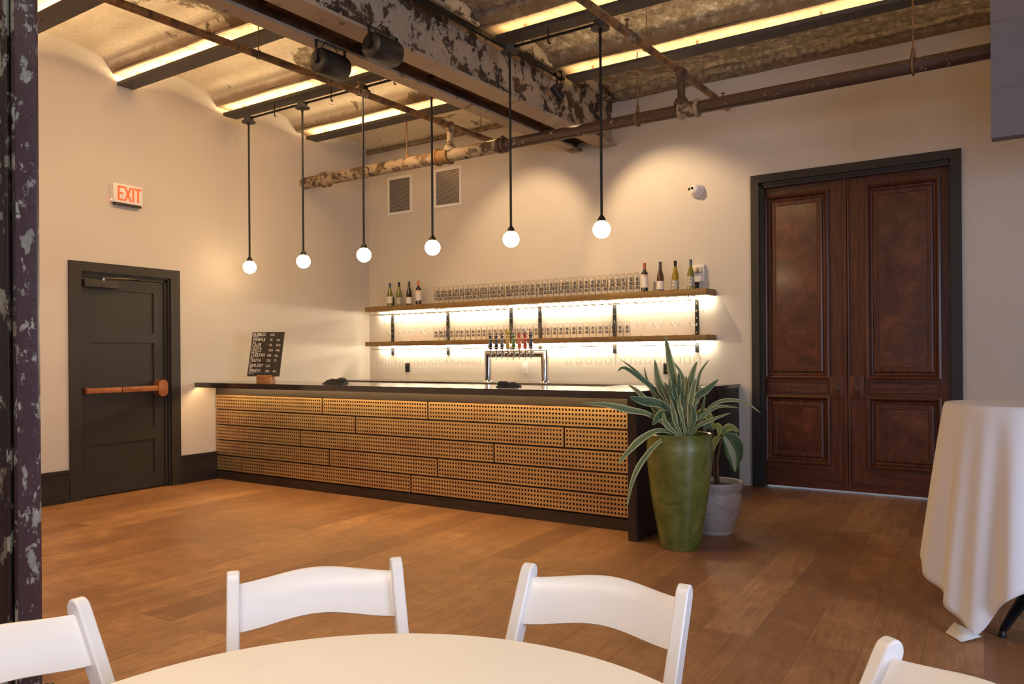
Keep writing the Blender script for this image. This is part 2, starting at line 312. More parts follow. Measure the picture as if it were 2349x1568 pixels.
# ------------------------------------------------------------------ geometry helpers
class MB:
    def __init__(s): s.bm = bmesh.new(); s.mi = 0; s.uv = s.bm.loops.layers.uv.new('UVMap')
    def f(s, vs, mi=None):
        try: fa = s.bm.faces.new(vs)
        except ValueError: return None
        fa.material_index = s.mi if mi is None else mi; return fa
    def v(s, p): return s.bm.verts.new(p)
    def box(s, x0, x1, y0, y1, z0, z1, T=None, mi=None, bev=0.0):
        P = [Vector((x, y, z)) for x in (x0, x1) for y in (y0, y1) for z in (z0, z1)]
        if bev > 0:
            t = bmesh.new(); bmesh.ops.create_cube(t, size=1)
            for vv in t.verts: vv.co = Vector((x0+(vv.co.x+.5)*(x1-x0), y0+(vv.co.y+.5)*(y1-y0), z0+(vv.co.z+.5)*(z1-z0)))
            bmesh.ops.bevel(t, geom=t.edges[:], offset=bev, segments=2, affect='EDGES', profile=0.7)
            mp = {}
            for vv in t.verts: mp[vv] = s.v(T @ vv.co if T else vv.co)
            for fa in t.faces: s.f([mp[q] for q in fa.verts], mi)
            t.free(); return
        if T: P = [T @ p for p in P]
        V = [s.v(p) for p in P]
        for q in ((0, 1, 3, 2), (4, 6, 7, 5), (0, 4, 5, 1), (2, 3, 7, 6), (0, 2, 6, 4), (1, 5, 7, 3)): s.f([V[i] for i in q], mi)
    def tube(s, pts, rad, n=12, cap=True, mi=None, flat=1.0):
        pts = [Vector(p) for p in pts]; k = len(pts)
        rads = rad if isinstance(rad, (list, tuple)) else [rad]*k
        rings = []; prev = None
        for i in range(k):
            t = (pts[min(i+1, k-1)]-pts[max(i-1, 0)]).normalized()
            if prev is None:
                a = Vector((0, 0, 1)) if abs(t.z) < 0.9 else Vector((1, 0, 0)); nx = t.cross(a).normalized()
            else: nx = (prev - t*prev.dot(t)).normalized()
            prev = nx; ny = t.cross(nx)
            rings.append([s.v(pts[i] + nx*(rads[i]*cos(2*pi*j/n)) + ny*(rads[i]*flat*sin(2*pi*j/n))) for j in range(n)])
        for a, b in zip(rings, rings[1:]):
            for j in range(n): s.f([a[j], a[(j+1) % n], b[(j+1) % n], b[j]], mi)
        if cap: s.f(rings[0][::-1], mi); s.f(rings[-1], mi)
    def lathe(s, prof, c=(0, 0, 0), n=24, ax='z', mi=None, closed=False):
        c = Vector(c); rings = []
        for r, h in prof:
            ring = []
            for j in range(n):
                a = 2*pi*j/n
                if ax == 'z': p = Vector((r*cos(a), r*sin(a), h))
                elif ax == 'y': p = Vector((r*cos(a), h, -r*sin(a)))
                else: p = Vector((h, r*cos(a), r*sin(a)))
                ring.append(s.v(c+p))
            rings.append(ring)
        for a, b in zip(rings, rings[1:]):
            for j in range(n): s.f([a[j], a[(j+1) % n], b[(j+1) % n], b[j]], mi)
        if closed:
            a, b = rings[-1], rings[0]
            for j in range(n): s.f([a[j], a[(j+1) % n], b[(j+1) % n], b[j]], mi)
        else:
            if prof[0][0] > 1e-6: s.f(rings[0][::-1], mi)
            if prof[-1][0] > 1e-6: s.f(rings[-1], mi)
    def prism(s, pts, h, T, mi=None):
        # polygon in local xy extruded along local z by h
        a = [s.v(T @ Vector((x, y, 0))) for x, y in pts]; b = [s.v(T @ Vector((x, y, h))) for x, y in pts]
        s.f(a[::-1], mi); s.f(b, mi); n = len(pts)
        for i in range(n): s.f([a[i], a[(i+1) % n], b[(i+1) % n], b[i]], mi)
    def build(s, name, mats, parent=None, smooth=True, ang=35, loc=None):
        bmesh.ops.remove_doubles(s.bm, verts=s.bm.verts, dist=1e-6)
        bmesh.ops.recalc_face_normals(s.bm, faces=s.bm.faces)
        me = bpy.data.meshes.new(name); s.bm.to_mesh(me); s.bm.free()
        for m in (mats if isinstance(mats, (list, tuple)) else [mats]): me.materials.append(m)
        if smooth:
            me.shade_smooth()
            try: me.set_sharp_from_angle(angle=R(ang))
            except Exception: pass
        o = bpy.data.objects.new(name, me); COL.objects.link(o)
        if parent: o.parent = parent
        if loc: o.location = loc
        return o
def empty(name, loc, label, cat, group=None, rz=0.0, kind=None):
    o = bpy.data.objects.new(name, None); COL.objects.link(o); o.location = loc; o.rotation_euler = (0, 0, rz)
    o.empty_display_size = 0.1
    return tag(o, label, cat, group, kind)
def tag(o, label=None, cat=None, group=None, kind=None):
    if label: o['label'] = label
    if cat: o['category'] = cat
    if group: o['group'] = group
    if kind: o['kind'] = kind
    return o
def struct(o, label=None): o['kind'] = 'structure'; return tag(o, label)
def dup(root, loc, rz=None, label=None, group=None):
    r = root.copy(); COL.objects.link(r); r.location = loc
    if rz is not None: r.rotation_euler = (0, 0, rz)
    tag(r, label, None, group)
    for ch in list(root.children):
        c = ch.copy(); COL.objects.link(c); c.parent = r
        for g in ch.children:
            d = g.copy(); COL.objects.link(d); d.parent = c
    return r
def many(name, mb, mat, locs, parent, smooth=True, rots=None):
    # one mesh, a separate object for every piece
    o0 = None
    for i, p in enumerate(locs):
        if o0 is None: o = o0 = mb.build(name, mat, parent, smooth)
        else: o = o0.copy(); COL.objects.link(o); o.parent = parent
        o.location = p
        if rots: o.rotation_euler = rots[i]
def text_mesh(lines, parent, mat, name, T, extrude=0.0008):
    # lines: (string, x, y, size) on a local xy plane; one mesh
    bm = bmesh.new()
    for st, x, y, sz in lines:
        cu = bpy.data.curves.new('t', 'FONT'); cu.body = st; cu.size = sz; cu.extrude = extrude; cu.resolution_u = 2
        ob = bpy.data.objects.new('t', cu); COL.objects.link(ob)
        dg = bpy.context.evaluated_depsgraph_get(); dg.update()
        me = bpy.data.meshes.new_from_object(ob.evaluated_get(dg))
        me.transform(T @ Matrix.Translation((x, y, 0))); bm.from_mesh(me)
        bpy.data.meshes.remove(me); bpy.data.objects.remove(ob); bpy.data.curves.remove(cu)
    me = bpy.data.meshes.new(name); bm.to_mesh(me); bm.free(); me.materials.append(mat)
    o = bpy.data.objects.new(name, me); COL.objects.link(o); o.parent = parent; return o

# ------------------------------------------------------------------ room shell
YB = 8.0
WS = 0.0646                                   # left wall is a few degrees off square
def wx(y): return -7.585 - WS*(y-3.9)
WA = math.atan(WS)
TL = Matrix.Translation((-7.585, 3.9, 0)) @ Matrix.Rotation(WA, 4, 'Z')    # local: x into room, y along wall
m = MB(); m.box(-9, 4.1, -4.1, 8.2, -0.1, 0.0); struct(m.build('floor', M['floor'], smooth=False), 'wide brown plank floor')
# left wall with the exit door opening (local y of the opening -0.005..0.985)
DY0, DY1, DZ = 0.02, 0.975, 2.15
m = MB()
for a in ((-8.2, DY0, 0, 4.6), (DY1, 4.3, 0, 4.6), (DY0, DY1, DZ, 4.6)): m.box(-0.2, 0, a[0], a[1], a[2], a[3], T=TL)
m.box(-0.2, -0.1, DY0, DY1, 0, DZ, T=TL)
struct(m.build('wall_left', M['wall'], smooth=False), 'long warm white wall with the dark exit door')
# back wall with the double door opening
m = MB(); OX0, OX1, OZ = -2.472, -0.79, 3.025
for a in ((-8.2, OX0, 0, 4.6), (OX1, 4.1, 0, 4.6), (OX0, OX1, OZ, 4.6)): m.box(a[0], a[1], YB, YB+0.2, a[2], a[3])
struct(m.build('wall_back', M['wall'], smooth=False), 'warm white back wall behind the bar shelves')
m = MB(); m.box(4.0, 4.1, -4.1, 0.4, 0, 4.6); m.box(4.0, 4.1, 2.8, 8.2, 0, 4.6); m.box(4.0, 4.1, 0.4, 2.8, 0, 0.8); m.box(4.0, 4.1, 0.4, 2.8, 3.0, 4.6)
struct(m.build('wall_right', M['wall'], smooth=False))
m = MB(); m.box(-9, -0.4, -4.1, -4.0, 0, 4.6); m.box(2.8, 4.1, -4.1, -4.0, 0, 4.6); m.box(-0.4, 2.8, -4.1, -4.0, 0, 0.8); m.box(-0.4, 2.8, -4.1, -4.0, 3.0, 4.6)
struct(m.build('wall_front', M['wall'], smooth=False))

# jack-arch ceiling: shallow plaster vaults springing between the beams, all along X
BY = [-3.13, -1.92, -0.70, 0.51, 1.72, 2.98, 4.20, 5.42, 6.60]       # beam centre lines
SPR, CRN = 4.10, 4.28; BO, BH = 0.16, 0.10
m = MB(); prev = None; ys = []
for a, b in zip(BY[:-1], BY[1:]):
    n = 18
    for i in range(n+1):
        t = i/n; u = 2*t-1
        ys.append((a+BO+BH+(b-a-2*BH)*t, SPR + (CRN-SPR)*math.sqrt(max(0, 1-abs(u)**2.6))))
    ys.append((b+BO, SPR))
a, b = BY[-1], YB
for i in range(19):
    t = i/18; u = 2*t-1
    ys.append((a+BO+BH+(b-a-BO-BH)*t, SPR-0.02 + 0.13*math.sqrt(max(0, 1-abs(u)**2.6)) + 0.05*t))
m.bm.free()
for xa, xb, lb0 in ((-8.3, -4.605, 'vaulted old plaster ceiling left of the girder'), (-4.07, 4.0, 'vaulted rough plaster ceiling right of the girder')):
    m = MB(); rows = []; nx = int((xb-xa)/0.3)
    for q in range(nx+1):
        x = xa+(xb-xa)*q/nx
        rows.append([m.v((x, y, z + 0.004*sin(x*5+y*3))) for y, z in ys])
    for A, B in zip(rows, rows[1:]):
        for i in range(len(ys)-1): m.f([A[i], B[i], B[i+1], A[i+1]])
    struct(m.build('ceiling', M['plaster'], ang=60), lb0)
m = MB(); m.box(-9, 4.1, -4.1, 8.2, 4.55, 4.65); struct(m.build('ceiling', M['ceiling_far'], smooth=False))
# crumbling ledge where the last vault meets the back wall
m = MB(); random.seed(3)
for xa, xb in ((-7.9, -4.66), (-4.0, 3.9)):
    n = int((xb-xa)/0.12); pr = None
    for i in range(n+1):
        x = xa + (xb-xa)*i/n; j = random.uniform(-0.012, 0.012); k = random.uniform(-0.02, 0.02)
        zz = 4.095 + (x+7.9)*0.004 if x < -4.3 else 4.115+(x+4.0)*0.022
        if xa < -5: cur = [m.v((x, 7.99, zz+j*.2)), m.v((x, 7.955+k*.4, zz+0.004+j*.3)), m.v((x, 7.94+k*.4, zz+0.02+j*.4)), m.v((x, 7.95, zz+0.035)), m.v((x, 7.97, zz+0.05)), m.v((x, 7.99, zz+0.06))]
        else: cur = [m.v((x, 7.99, zz+j*.4)), m.v((x, 7.86+k, zz+0.005+j)), m.v((x, 7.84+k, zz+0.05+j)), m.v((x, 7.76+k, zz+0.062-j)), m.v((x, 7.72, zz+0.12)), m.v((x, 7.99, zz+0.16))]
        if pr:
            for q in range(6): m.f([pr[q], cur[q], cur[(q+1) % 6], pr[(q+1) % 6]])
        else: m.f(cur[::-1])
        pr = cur
    m.f(pr)
struct(m.build('trim_1', M['ceiling_far'], ang=50), 'crumbling ledge along the top of the back wall')

# baseboards on the left wall
def baseboard(y0, y1):
    m = MB()
    for (x1, z0, z1) in ((0.022, 0, 0.225), (0.030, 0.225, 0.24), (0.018, 0.24, 0.275), (0.030, 0.275, 0.298)): m.box(0, x1, y0, y1, z0, z1, T=TL)
    m.box(0.022, 0.034, y0, y1, 0, 0.02, T=TL)
    return m.build('baseboard_left', M['basebd'], smooth=False)
struct(baseboard(-7.5, -0.098), 'black moulded baseboard left of the exit door')
struct(baseboard(1.085, 1.60), 'black moulded baseboard between exit door and bar')

# ---- exit door (door_1)
d1 = empty('door_1', (0, 0, 0), 'dark charcoal panelled exit door with a copper push bar', None, kind='structure')
m = MB()
for (y0, y1, z0, z1) in ((-0.098, DY0, 0, 2.24), (DY1, 1.085, 0, 2.24), (DY0, DY1, DZ, 2.24)): m.box(0, 0.022, y0, y1, z0, z1, T=TL)
m.box(-0.09, 0, DY0, DY0+0.012, 0, DZ, T=TL); m.box(-0.09, 0, DY1-0.02, DY1, 0, DZ, T=TL); m.box(-0.09, 0, DY0, DY1, DZ-0.015, DZ, T=TL)
m.box(-0.05, -0.02, DY1-0.05, DY1-0.02, 0, DZ-0.015, T=TL); m.box(-0.05, -0.02, DY0, DY1, DZ-0.045, DZ-0.015, T=TL)
m.box(0, 0.03, -0.104, 0.0, 0, 0.20, T=TL)
m.build('frame', M['doorblack'], d1, smooth=False)
m = MB(); L0, L1 = DY0+0.014, DY1-0.055
X0, X1 = -0.085, -0.030
zs = [(1.99, 1.58), (1.48, 1.06), (0.96, 0.62), (0.50, 0.15)]
m.box(X0, X1, L0, L0+0.10, 0.012, 2.10, T=TL); m.box(X0, X1, L1-0.11, L1, 0.012, 2.10, T=TL)
edges = [2.10] + [z for p in zs for z in p] + [0.012]
for i in range(0, len(edges), 2): m.box(X0, X1, L0+0.10, L1-0.11, edges[i+1], edges[i], T=TL)
for zt, zb in zs: m.box(X0, X1-0.014, L0+0.10, L1-0.11, zb, zt, T=TL)
m.build('door_leaf', M['doorblack'], d1, smooth=False)
m = MB(); m.box(0.012, 0.055, 0.045, 0.40, 0.995, 1.045, T=TL, bev=0.006); m.box(0.018, 0.050, 0.41, 0.815, 0.992, 1.048, T=TL, bev=0.008)
m.box(-0.03, 0.02, 0.05, 0.09, 0.99, 1.05, T=TL); m.box(-0.03, 0.02, 0.78, 0.84, 0.99, 1.05, T=TL)
pb = m.build('push_bar', M['bronze'], d1); tag(pb, 'copper coloured push bar')
m = MB(); pts = []
for k in range(17):
    a = pi*k/16; pts.append((0.055*cos(a), 0.045*sin(a)))
prof = [(x, y+0.04) for x, y in pts] + [(-x, -y-0.04) for x, y in pts]
m.prism(prof, 0.085, TL @ Matrix.Translation((-0.03, 0.855, 1.02)) @ Matrix(((0, 0, 1, 0), (1, 0, 0, 0), (0, 1, 0, 0), (0, 0, 0, 1))))
m.build('latch_box', M['bronze'], pb)
m = MB(); m.box(-0.03, 0.035, 0.045, 0.39, 2.005, 2.075, T=TL, bev=0.005)
cl = m.build('door_closer', M['darkbronze'], d1)
m = MB(); m.tube([TL @ Vector((0.0, 0.25, 2.075)), TL @ Vector((0.0, 0.25, 2.10))], 0.014)
m.tube([TL @ Vector((0.0, 0.25, 2.098)), TL @ Vector((0.09, 0.46, 2.102)), TL @ Vector((-0.01, 0.66, 2.115))], 0.009, flat=0.5)
m.build('closer_arm', M['steel'], cl)

# ---- old double door (door_2)
d2 = empty('door_2', (0, 0, 0), 'pair of tall mahogany doors with burl panels in a black frame', None, kind='structure')
m = MB()
for a in ((-2.551, OX0, 0, 3.103), (OX1, -0.704, 0, 3.103), (OX0, OX1, OZ, 3.103)): m.box(a[0], a[1], YB-0.028, YB, a[2], a[3])
m.box(OX0, OX0+0.022, YB, YB+0.16, 0, OZ); m.box(OX1-0.012, OX1, YB, YB+0.16, 0, OZ); m.box(OX0, OX1, YB, YB+0.16, OZ-0.025, OZ)
m.box(OX0+0.022, OX0+0.04, YB+0.01, YB+0.04, 0, OZ-0.025); m.box(OX0, OX1, YB+0.01, YB+0.04, OZ-0.05, OZ-0.02)
m.build('frame', M['doorblack'], d2, smooth=False)
def molding(m, x0, x1, z0, z1, yf, steps):
    # stepped picture-frame moulding: steps = list of (inset from outer edge, y height in front of yf)
    R_ = []
    for ins, h in steps:
        R_.append([m.v((x0+ins, yf-h, z0+ins)), m.v((x1-ins, yf-h, z0+ins)), m.v((x1-ins, yf-h, z1-ins)), m.v((x0+ins, yf-h, z1-ins))])
    for a, b in zip(R_, R_[1:]):
        for i in range(4): m.f([a[i], a[(i+1) % 4], b[(i+1) % 4], b[i]])
    return R_[-1]
def leaf(x0, x1, px0, px1, lockx, tagl):
    yf = YB+0.075
    m = MB(); m.box(x0, px0, yf, yf+0.045, 0.018, 2.98); m.box(px1, x1, yf, yf+0.045, 0.018, 2.98)
    st = m.build('door_leaf', M['mahog'], d2, smooth=False); tag(st, tagl)
    m = MB()
    for z0, z1 in ((0.018, 0.25), (0.915, 1.08), (2.90, 2.98)): m.box(px0, px1, yf, yf+0.045, z0, z1)
    m.box(px0, px1, yf+0.02, yf+0.03, 0.2, 2.95)
    m.box(x0, x1, yf-0.012, yf, 0.018, 0.10)
    m.build('rail', M['mahogx'], st, smooth=False)
    for (z0, z1) in ((1.08, 2.90), (0.25, 0.915)):
        m = MB()
        molding(m, px0-0.006, px1+0.006, z0-0.006, z1+0.006, yf, ((0, 0), (0.004, 0.020), (0.020, 0.026), (0.032, 0.018), (0.040, 0.004), (0.048, -0.014), (0.062, -0.016), (0.070, -0.004), (0.082, 0.002), (0.112, 0.002), (0.118, -0.003)))
        m.build('panel_moulding', M['mahog'], st, smooth=False)
        m = MB(); m.box(px0+0.110, px1-0.110, yf+0.003, yf+0.02, z0+0.110, z1-0.110)
        m.build('burl_panel', M['burl'], st, smooth=False)
    m = MB(); r_ = molding(m, px0+0.01, px1-0.01, 0.940, 1.055, yf, ((0, 0), (0.004, 0.008), (0.012, 0.008), (0.016, 0.001)))
    cx = (px0+px1)/2
    for s_ in (-1, 1):                          # low relief scroll carving
        for k in range(3):
            pts = []
            for q in range(14):
                a = q*0.55; rr = 0.018*(1-q/16)
                pts.append((cx+s_*(0.05+k*0.075+rr*cos(a)), yf-0.002, 0.998+rr*sin(a)*(-1)**k))
            m.tube(pts, 0.0026, 5)
    m.lathe(((0.001, -0.012), (0.012, -0.009), (0.016, 0.0)), (cx, yf, 0.998), 12, 'y')
    m.build('carved_panel', M['mahogx'], st)
    m = MB(); m.box(lockx-0.062, lockx+0.062, yf-0.014, yf, 0.895, 1.105, bev=0.004)
    pl = m.build('lock_plate', M['mahog'], st)
    m = MB(); m.lathe(((0.030, 0.0), (0.030, -0.004), (0.024, -0.007), (0.020, -0.003), (0.001, -0.003)), (lockx, yf-0.014, 1.0), 20, 'y')
    for sc, mi_ in ((1, 0),):
        m.box(lockx-0.006, lockx+0.006, yf-0.020, yf-0.014, 0.955, 0.985)
    m.build('escutcheon', M['agedbrass'], pl)
    return st
leaf(OX0+0.024, -1.690, -2.445, -1.830, -1.765, 'left leaf of the double door')
rl = leaf(-1.684, OX1-0.020, -1.500, -0.878, -1.585, 'right leaf of the double door')
m = MB(); m.box(-1.702, -1.668, YB+0.055, YB+0.075, 0.02, 2.98); m.tube([(-1.655, YB+0.07, 0.03), (-1.655, YB+0.07, 2.97)], 0.012, 10)
m.build('meeting_strip', M['mahog'], d2)
m = MB(); m.box(-2.6, -0.865, YB+0.30, YB+0.31, 0.15, 3.2); m.box(-0.865, -0.6, YB+0.30, YB+0.31, 2.15, 3.2); m.build('light_block_board', M['doorblack'], d2, smooth=False)  # unseen board added to block world light behind the leaves
# daylight of the space beyond, seen through the gaps around the leaves
m = MB(); m.box(-2.6, -0.6, YB+0.26, YB+0.27, -0.02, 0.16); m.box(-0.86, -0.70, YB+0.26, YB+0.27, 0, 2.2)
tag(m.build('daylight_beyond', M['day'], d2, smooth=False), 'strip of daylight beyond the door')

# hanging grey boxing at the far right top
m = MB(); m.box(-0.375, 1.2, 6.25, 6.37, 2.755, 4.3)
for z in (3.08, 3.53): m.box(-0.379, 1.2, 6.246, 6.25, z, z+0.008)
struct(m.build('trim_2', M['soffit'], smooth=False), 'grey ceiling-hung boxing at the top right')

# ------------------------------------------------------------------ steel column, left foreground
cx0 = -3.246
co = empty('steel_column', (cx0-0.1, 1.5, 0), 'old riveted dark steel column with flaking pale green paint at the left edge', 'column')
Tc = Matrix.Rotation(YAW, 4, 'Z')
def lb(m, x0, x1, y0, y1, z0, z1, bev=0.003): m.box(x0, x1, y0, y1, z0, z1, T=Tc, bev=bev)
m = MB(); lb(m, -0.020, 0.062, -0.0, 0.02, 0, 4.2); m.build('flange_plate', M['column_lit'], co)
m = MB(); lb(m, -0.16, -0.020, 0.03, 0.045, 0, 4.2); lb(m, -0.034, -0.020, 0.0, 0.03, 0, 4.2); lb(m, -0.060, -0.046, -0.004, 0.03, 0, 4.2); lb(m, -0.25, -0.060, 0.015, 0.05, 0, 4.2)
m.build('web_plate', M['column'], co)
m = MB(); lb(m, -0.28, 0.062, 0.0, 0.10, 0, 0.02); m.build('base_plate', M['column'], co)
m = MB(); m.lathe(((0.001, -0.008), (0.007, -0.005), (0.009, 0.0)), n=10, ax='y')
many('rivet', m, M['column_lit'], [Tc @ Vector((0.045, 0, 0.12+k*0.18)) for k in range(23)], co, rots=[(0, 0, YAW)]*23)


# ------------------------------------------------------------------ girder
GL, GR, GB, GT = -4.620, -4.045, 3.64, 4.12
g = empty('steel_girder', ((GL+GR)/2, 3, GB), 'massive double steel girder with flaking cream paint crossing the ceiling', 'girder')
gl = (-(GL+GR)/2, -3, -GB)
def gbox(name, boxes, mat, par=g, lab=None):
    m = MB()
    for b_ in boxes: m.box(b_[0]+gl[0], b_[1]+gl[0], b_[2]+gl[1], b_[3]+gl[1], b_[4]+gl[2], b_[5]+gl[2])
    o = m.build(name, mat, par, smooth=False)
    if lab: o['label'] = lab
    return o
gbox('bottom_flange', [(GL, GL+0.150, -3.9, YB-0.01, GB, GB+0.022)], M['girder_pale'])
gbox('bottom_flange', [(GR-0.205, GR, -3.9, YB-0.01, GB, GB+0.022)], M['girder_pale'])
gbox('web', [(GL+0.060, GL+0.085, -3.9, YB-0.01, GB+0.02, GT)], M['rust'], lab='rusty left web')
gbox('web', [(GR-0.100, GR-0.065, -3.9, YB-0.01, GB+0.02, GT)], M['girder'], lab='cream flaking right web')
for i, y in enumerate((-3.6, -2.7, -1.8, -0.9, 0.0, 0.9, 1.8, 2.7, 3.58, 4.48, 5.36, 6.25, 7.12)): gbox('cross_plate', [(GL+0.085, GR-0.100, y, y+0.85, GB+0.10+0.02*(i % 2), GB+0.13+0.02*(i % 2))], M['rust'])
gbox('top_flange', [(GL-0.02, GR+0.0, -3.9, YB-0.01, GT, GT+0.025), (GL+0.017, GR-0.027, -3.9, YB-0.01, GT+0.025, 4.42)], M['girder'])
for za, zb_ in ((GB+0.022, GB+0.10), (GT-0.09, GT)): gbox('edge_angle', [(GR-0.066, GR-0.052, -3.9, YB-0.01, za, zb_)], M['girder'])
m = MB(); m.lathe(((0.001, 0.012), (0.010, 0.008), (0.014, 0.0)), n=8, ax='x')
many('rivet', m, M['girder'], [Vector((GR-0.052+gl[0], 2.0+0.32*i+gl[1], z+gl[2])) for i in range(19) for z in (GB+0.06, GT-0.045)], g)


# ------------------------------------------------------------------ ceiling beams and light channels
names = {4: 'above the exit door end', 5: 'carrying the pendant lamps', 6: 'nearest the back wall'}
beamlab = {(5, 'L'): 'rusty ceiling beam cut by the top left corner of the photo', (6, 'L'): 'rusty ceiling beam left of the girder, above the exit sign side, no pendants',
           (7, 'L'): 'rusty ceiling beam left of the girder, over the left four pendants', (8, 'L'): 'rusty ceiling beam left of the girder, nearest the back wall',
           (7, 'R'): 'rusty ceiling beam right of the girder, over the right two pendants', (8, 'R'): 'rusty ceiling beam right of the girder, nearest the back wall'}
def beam(y, x0, x1, lab):
    o = empty('ceiling_beam', ((x0+x1)/2, y+BO, 4.118), lab, 'beam', 'rusty beams between the ceiling vaults')
    cx = (x0+x1)/2
    m = MB(); m.box(x0-cx, x1-cx, -BH-0.012, BH+0.012, 0.0, 0.014); m.box(x0-cx, x1-cx, -BH-0.012, -BH, 0.0, 0.07); m.box(x0-cx, x1-cx, BH, BH+0.012, 0.0, 0.07)
    m.build('bottom_flange', M['beam'], o, smooth=False)
    m = MB(); m.box(x0-cx, x1-cx, -0.01, 0.01, 0.014, 0.25); m.build('web', M['beam'], o, smooth=False)
def channel(yc, x0, x1, lab, power=True):
    cx = (x0+x1)/2
    o = empty('light_channel', (cx, yc, 4.0), lab, 'ceiling light', 'linear uplight channels under the ceiling beams')
    m = MB(); w = 0.085; h = 0.034; L = (x1-x0)/2
    m.box(-L, L, -w, w, 0, 0.004); m.box(-L, L, -w, -w+0.004, 0.004, h); m.box(-L, L, w-0.004, w, 0.004, h)
    m.box(-L, -L+0.004, -w, w, 0.004, h)
    m.build('tray', M['channel'], o, smooth=False)
    n = max(1, int((x1-x0)/0.8)); m = MB(); m.lathe(((0.008, 0.0), (0.008, -0.003), (0.001, -0.004)), n=8)
    many('screw', m, M['black'], [(-L+0.2+i*0.8+dx, -0.03+dx*0.5, 0) for i in range(n) for dx in (0, 0.09)], o)
    for yy in (-0.048, 0.048):
        m = MB(); m.box(-L+0.02, L-0.02, yy-0.012, yy+0.012, 0.006, 0.018)
        tag(m.build('led_strip', M['led'], o, smooth=False), 'glowing warm LED strip')
    n = max(1, int((x1-x0)/1.1)); m = MB(); m.box(-0.012, 0.012, -0.01, 0.01, 0.004, 0.116)
    many('bracket', m, M['steel'], [(-L+0.25+i*(2*L-0.5)/n, 0, 0) for i in range(n+1)], o, False)
    return o
for i, y in enumerate(BY):
    yc = y+0.17 if i < 9 else y
    if (i, 'L') in beamlab:
        beam(y+0.0, -7.9, GL+0.02, beamlab[(i, 'L')])
        x0 = -7.63
        channel(y+0.19, x0, GL-0.01, beamlab[(i, 'L')].replace('rusty ceiling beam', 'black uplight channel'))
    if (i, 'R') in beamlab:
        beam(y+0.0, GR-0.02, 3.95, beamlab[(i, 'R')])
        channel(y+0.19, -3.93, 3.9, beamlab[(i, 'R')].replace('rusty ceiling beam', 'black uplight channel'))
    elif (i, 'L') in beamlab:
        beam(y, GR-0.02, 3.95, 'rusty ceiling beam just past the top edge of the photo, %s of two' % ('nearer' if i == 5 else 'farther'))

# ------------------------------------------------------------------ pendants
PY = 5.60
ordl = ['first', 'second', 'third', 'fourth', 'fifth', 'sixth']
ploc = [-7.29+0.864*i for i in range(6)]
extra = ['leftmost of six over the bar', 'second from the left over the bar', 'third from the left over the bar',
         'fourth from the left, over the middle of the bar', 'fifth from the left, just right of the girder', 'rightmost of six over the bar']
def pendant(x, lab):
    o = empty('pendant_lamp', (x, PY, 3.90), 'glowing globe pendant on black rod, ' + lab, 'pendant lamp', 'globe pendants over the bar')
    m = MB(); m.lathe(((0.001, 0.045), (0.052, 0.045), (0.052, 0.0), (0.075, -0.004), (0.075, -0.016), (0.001, -0.018)), n=24); m.build('canopy', M['channel'], o)
    m = MB(); m.tube([(0, 0, -0.01), (0, 0, -1.50)], 0.0105, 10); m.lathe(((0.014, -0.015), (0.014, -0.05), (0.0085, -0.06)), n=12); m.lathe(((0.0085, -1.475), (0.020, -1.490), (0.030, -1.505), (0.032, -1.525), (0.001, -1.527)), n=16); m.build('rod', M['black'], o)
    m = MB(); m.lathe([(max(0.0005, 0.070*sin(pi*k/16)), -1.59-0.070*cos(pi*k/16)) for k in range(17)], n=28); m.build('globe', M['globe'], o)
    return o
p0 = pendant(ploc[0], extra[0])
for x, e in zip(ploc[1:], extra[1:]): dup(p0, (x, PY, 3.90), label='glowing globe pendant on black rod, ' + e)
def conduit(x0, x1, xs, lab):
    o = empty('conduit', ((x0+x1)/2, PY, 3.93), lab, 'conduit')
    cx = (x0+x1)/2
    m = MB(); m.tube([(x0-cx, 0, 0), (x1-cx, 0, 0)], 0.012, 8); m.build('tube', M['black'], o)
    m = MB(); m.tube([(0, 0, 0.075), (0, 0, 0), (-.004, 0, -0.04), (0.01, 0, -0.055), (.025, 0, -.05)], 0.006, 6)
    many('hook', m, M['black'], [(x-cx, 0, 0) for x in xs], o)
conduit(ploc[0], -4.64, (-6.86, -6.0, -5.15), 'black conduit joining the left pendant canopies')
conduit(ploc[4], ploc[5], (-3.45,), 'black conduit joining the two right pendant canopies')

# ------------------------------------------------------------------ pipes
PX = Matrix.Rotation(0, 4, 'Z')
PYM, PZM, PR = 6.74, 3.485, 0.056
mp = empty('drain_pipe', (-4, PYM, PZM), 'thick old pipe with flaking paint running along the back wall', 'pipe')
m = MB(); m.tube([(x+4, 0.028*(-x-4)*0.4, 0) for x in (-4.72, -3.5, -2, -0.36, 0.8)], PR, 24); tag(m.build('pipe', M['pipe_dark'], mp), 'dark brown painted stretch of pipe')
m = MB(); m.tube([(x+4, 0.028*(-x-4)*0.4, 0) for x in (-7.76, -6.5, -5.4, -4.72)], 0.069, 24); tag(m.build('pipe', M['pipe_pale'], mp), 'pale painted stretch of pipe')
def coup(x, rad=PR, big=False, mat='pipe_pale'):
    m = MB(); y = 0.028*(-x-4)*0.4
    w = 0.075 if big else 0.045
    for dx in ((-w, w) if big else (-w*.6, w*.6)): m.lathe(((rad, -0.02), (rad+0.024, -0.014), (rad+0.024, 0.014), (rad, 0.02)), (x+4+dx, y, 0), 20, 'x')
    m.lathe(((rad+0.012, -w), (rad+0.014, 0), (rad+0.012, w)), (x+4, y, 0), 20, 'x')
    if not big: m.lathe(((0.02, 0.06), (0.02, 0.095), (0.012, 0.10)), (x+4, y, 0), 8)
    m.build('coupling', M[mat], mp)
coup(-7.37, 0.069); coup(-5.50, 0.069, big=True, mat='pipe_rust'); coup(-2.69, big=True); coup(-4.72, mat='pipe_dark')
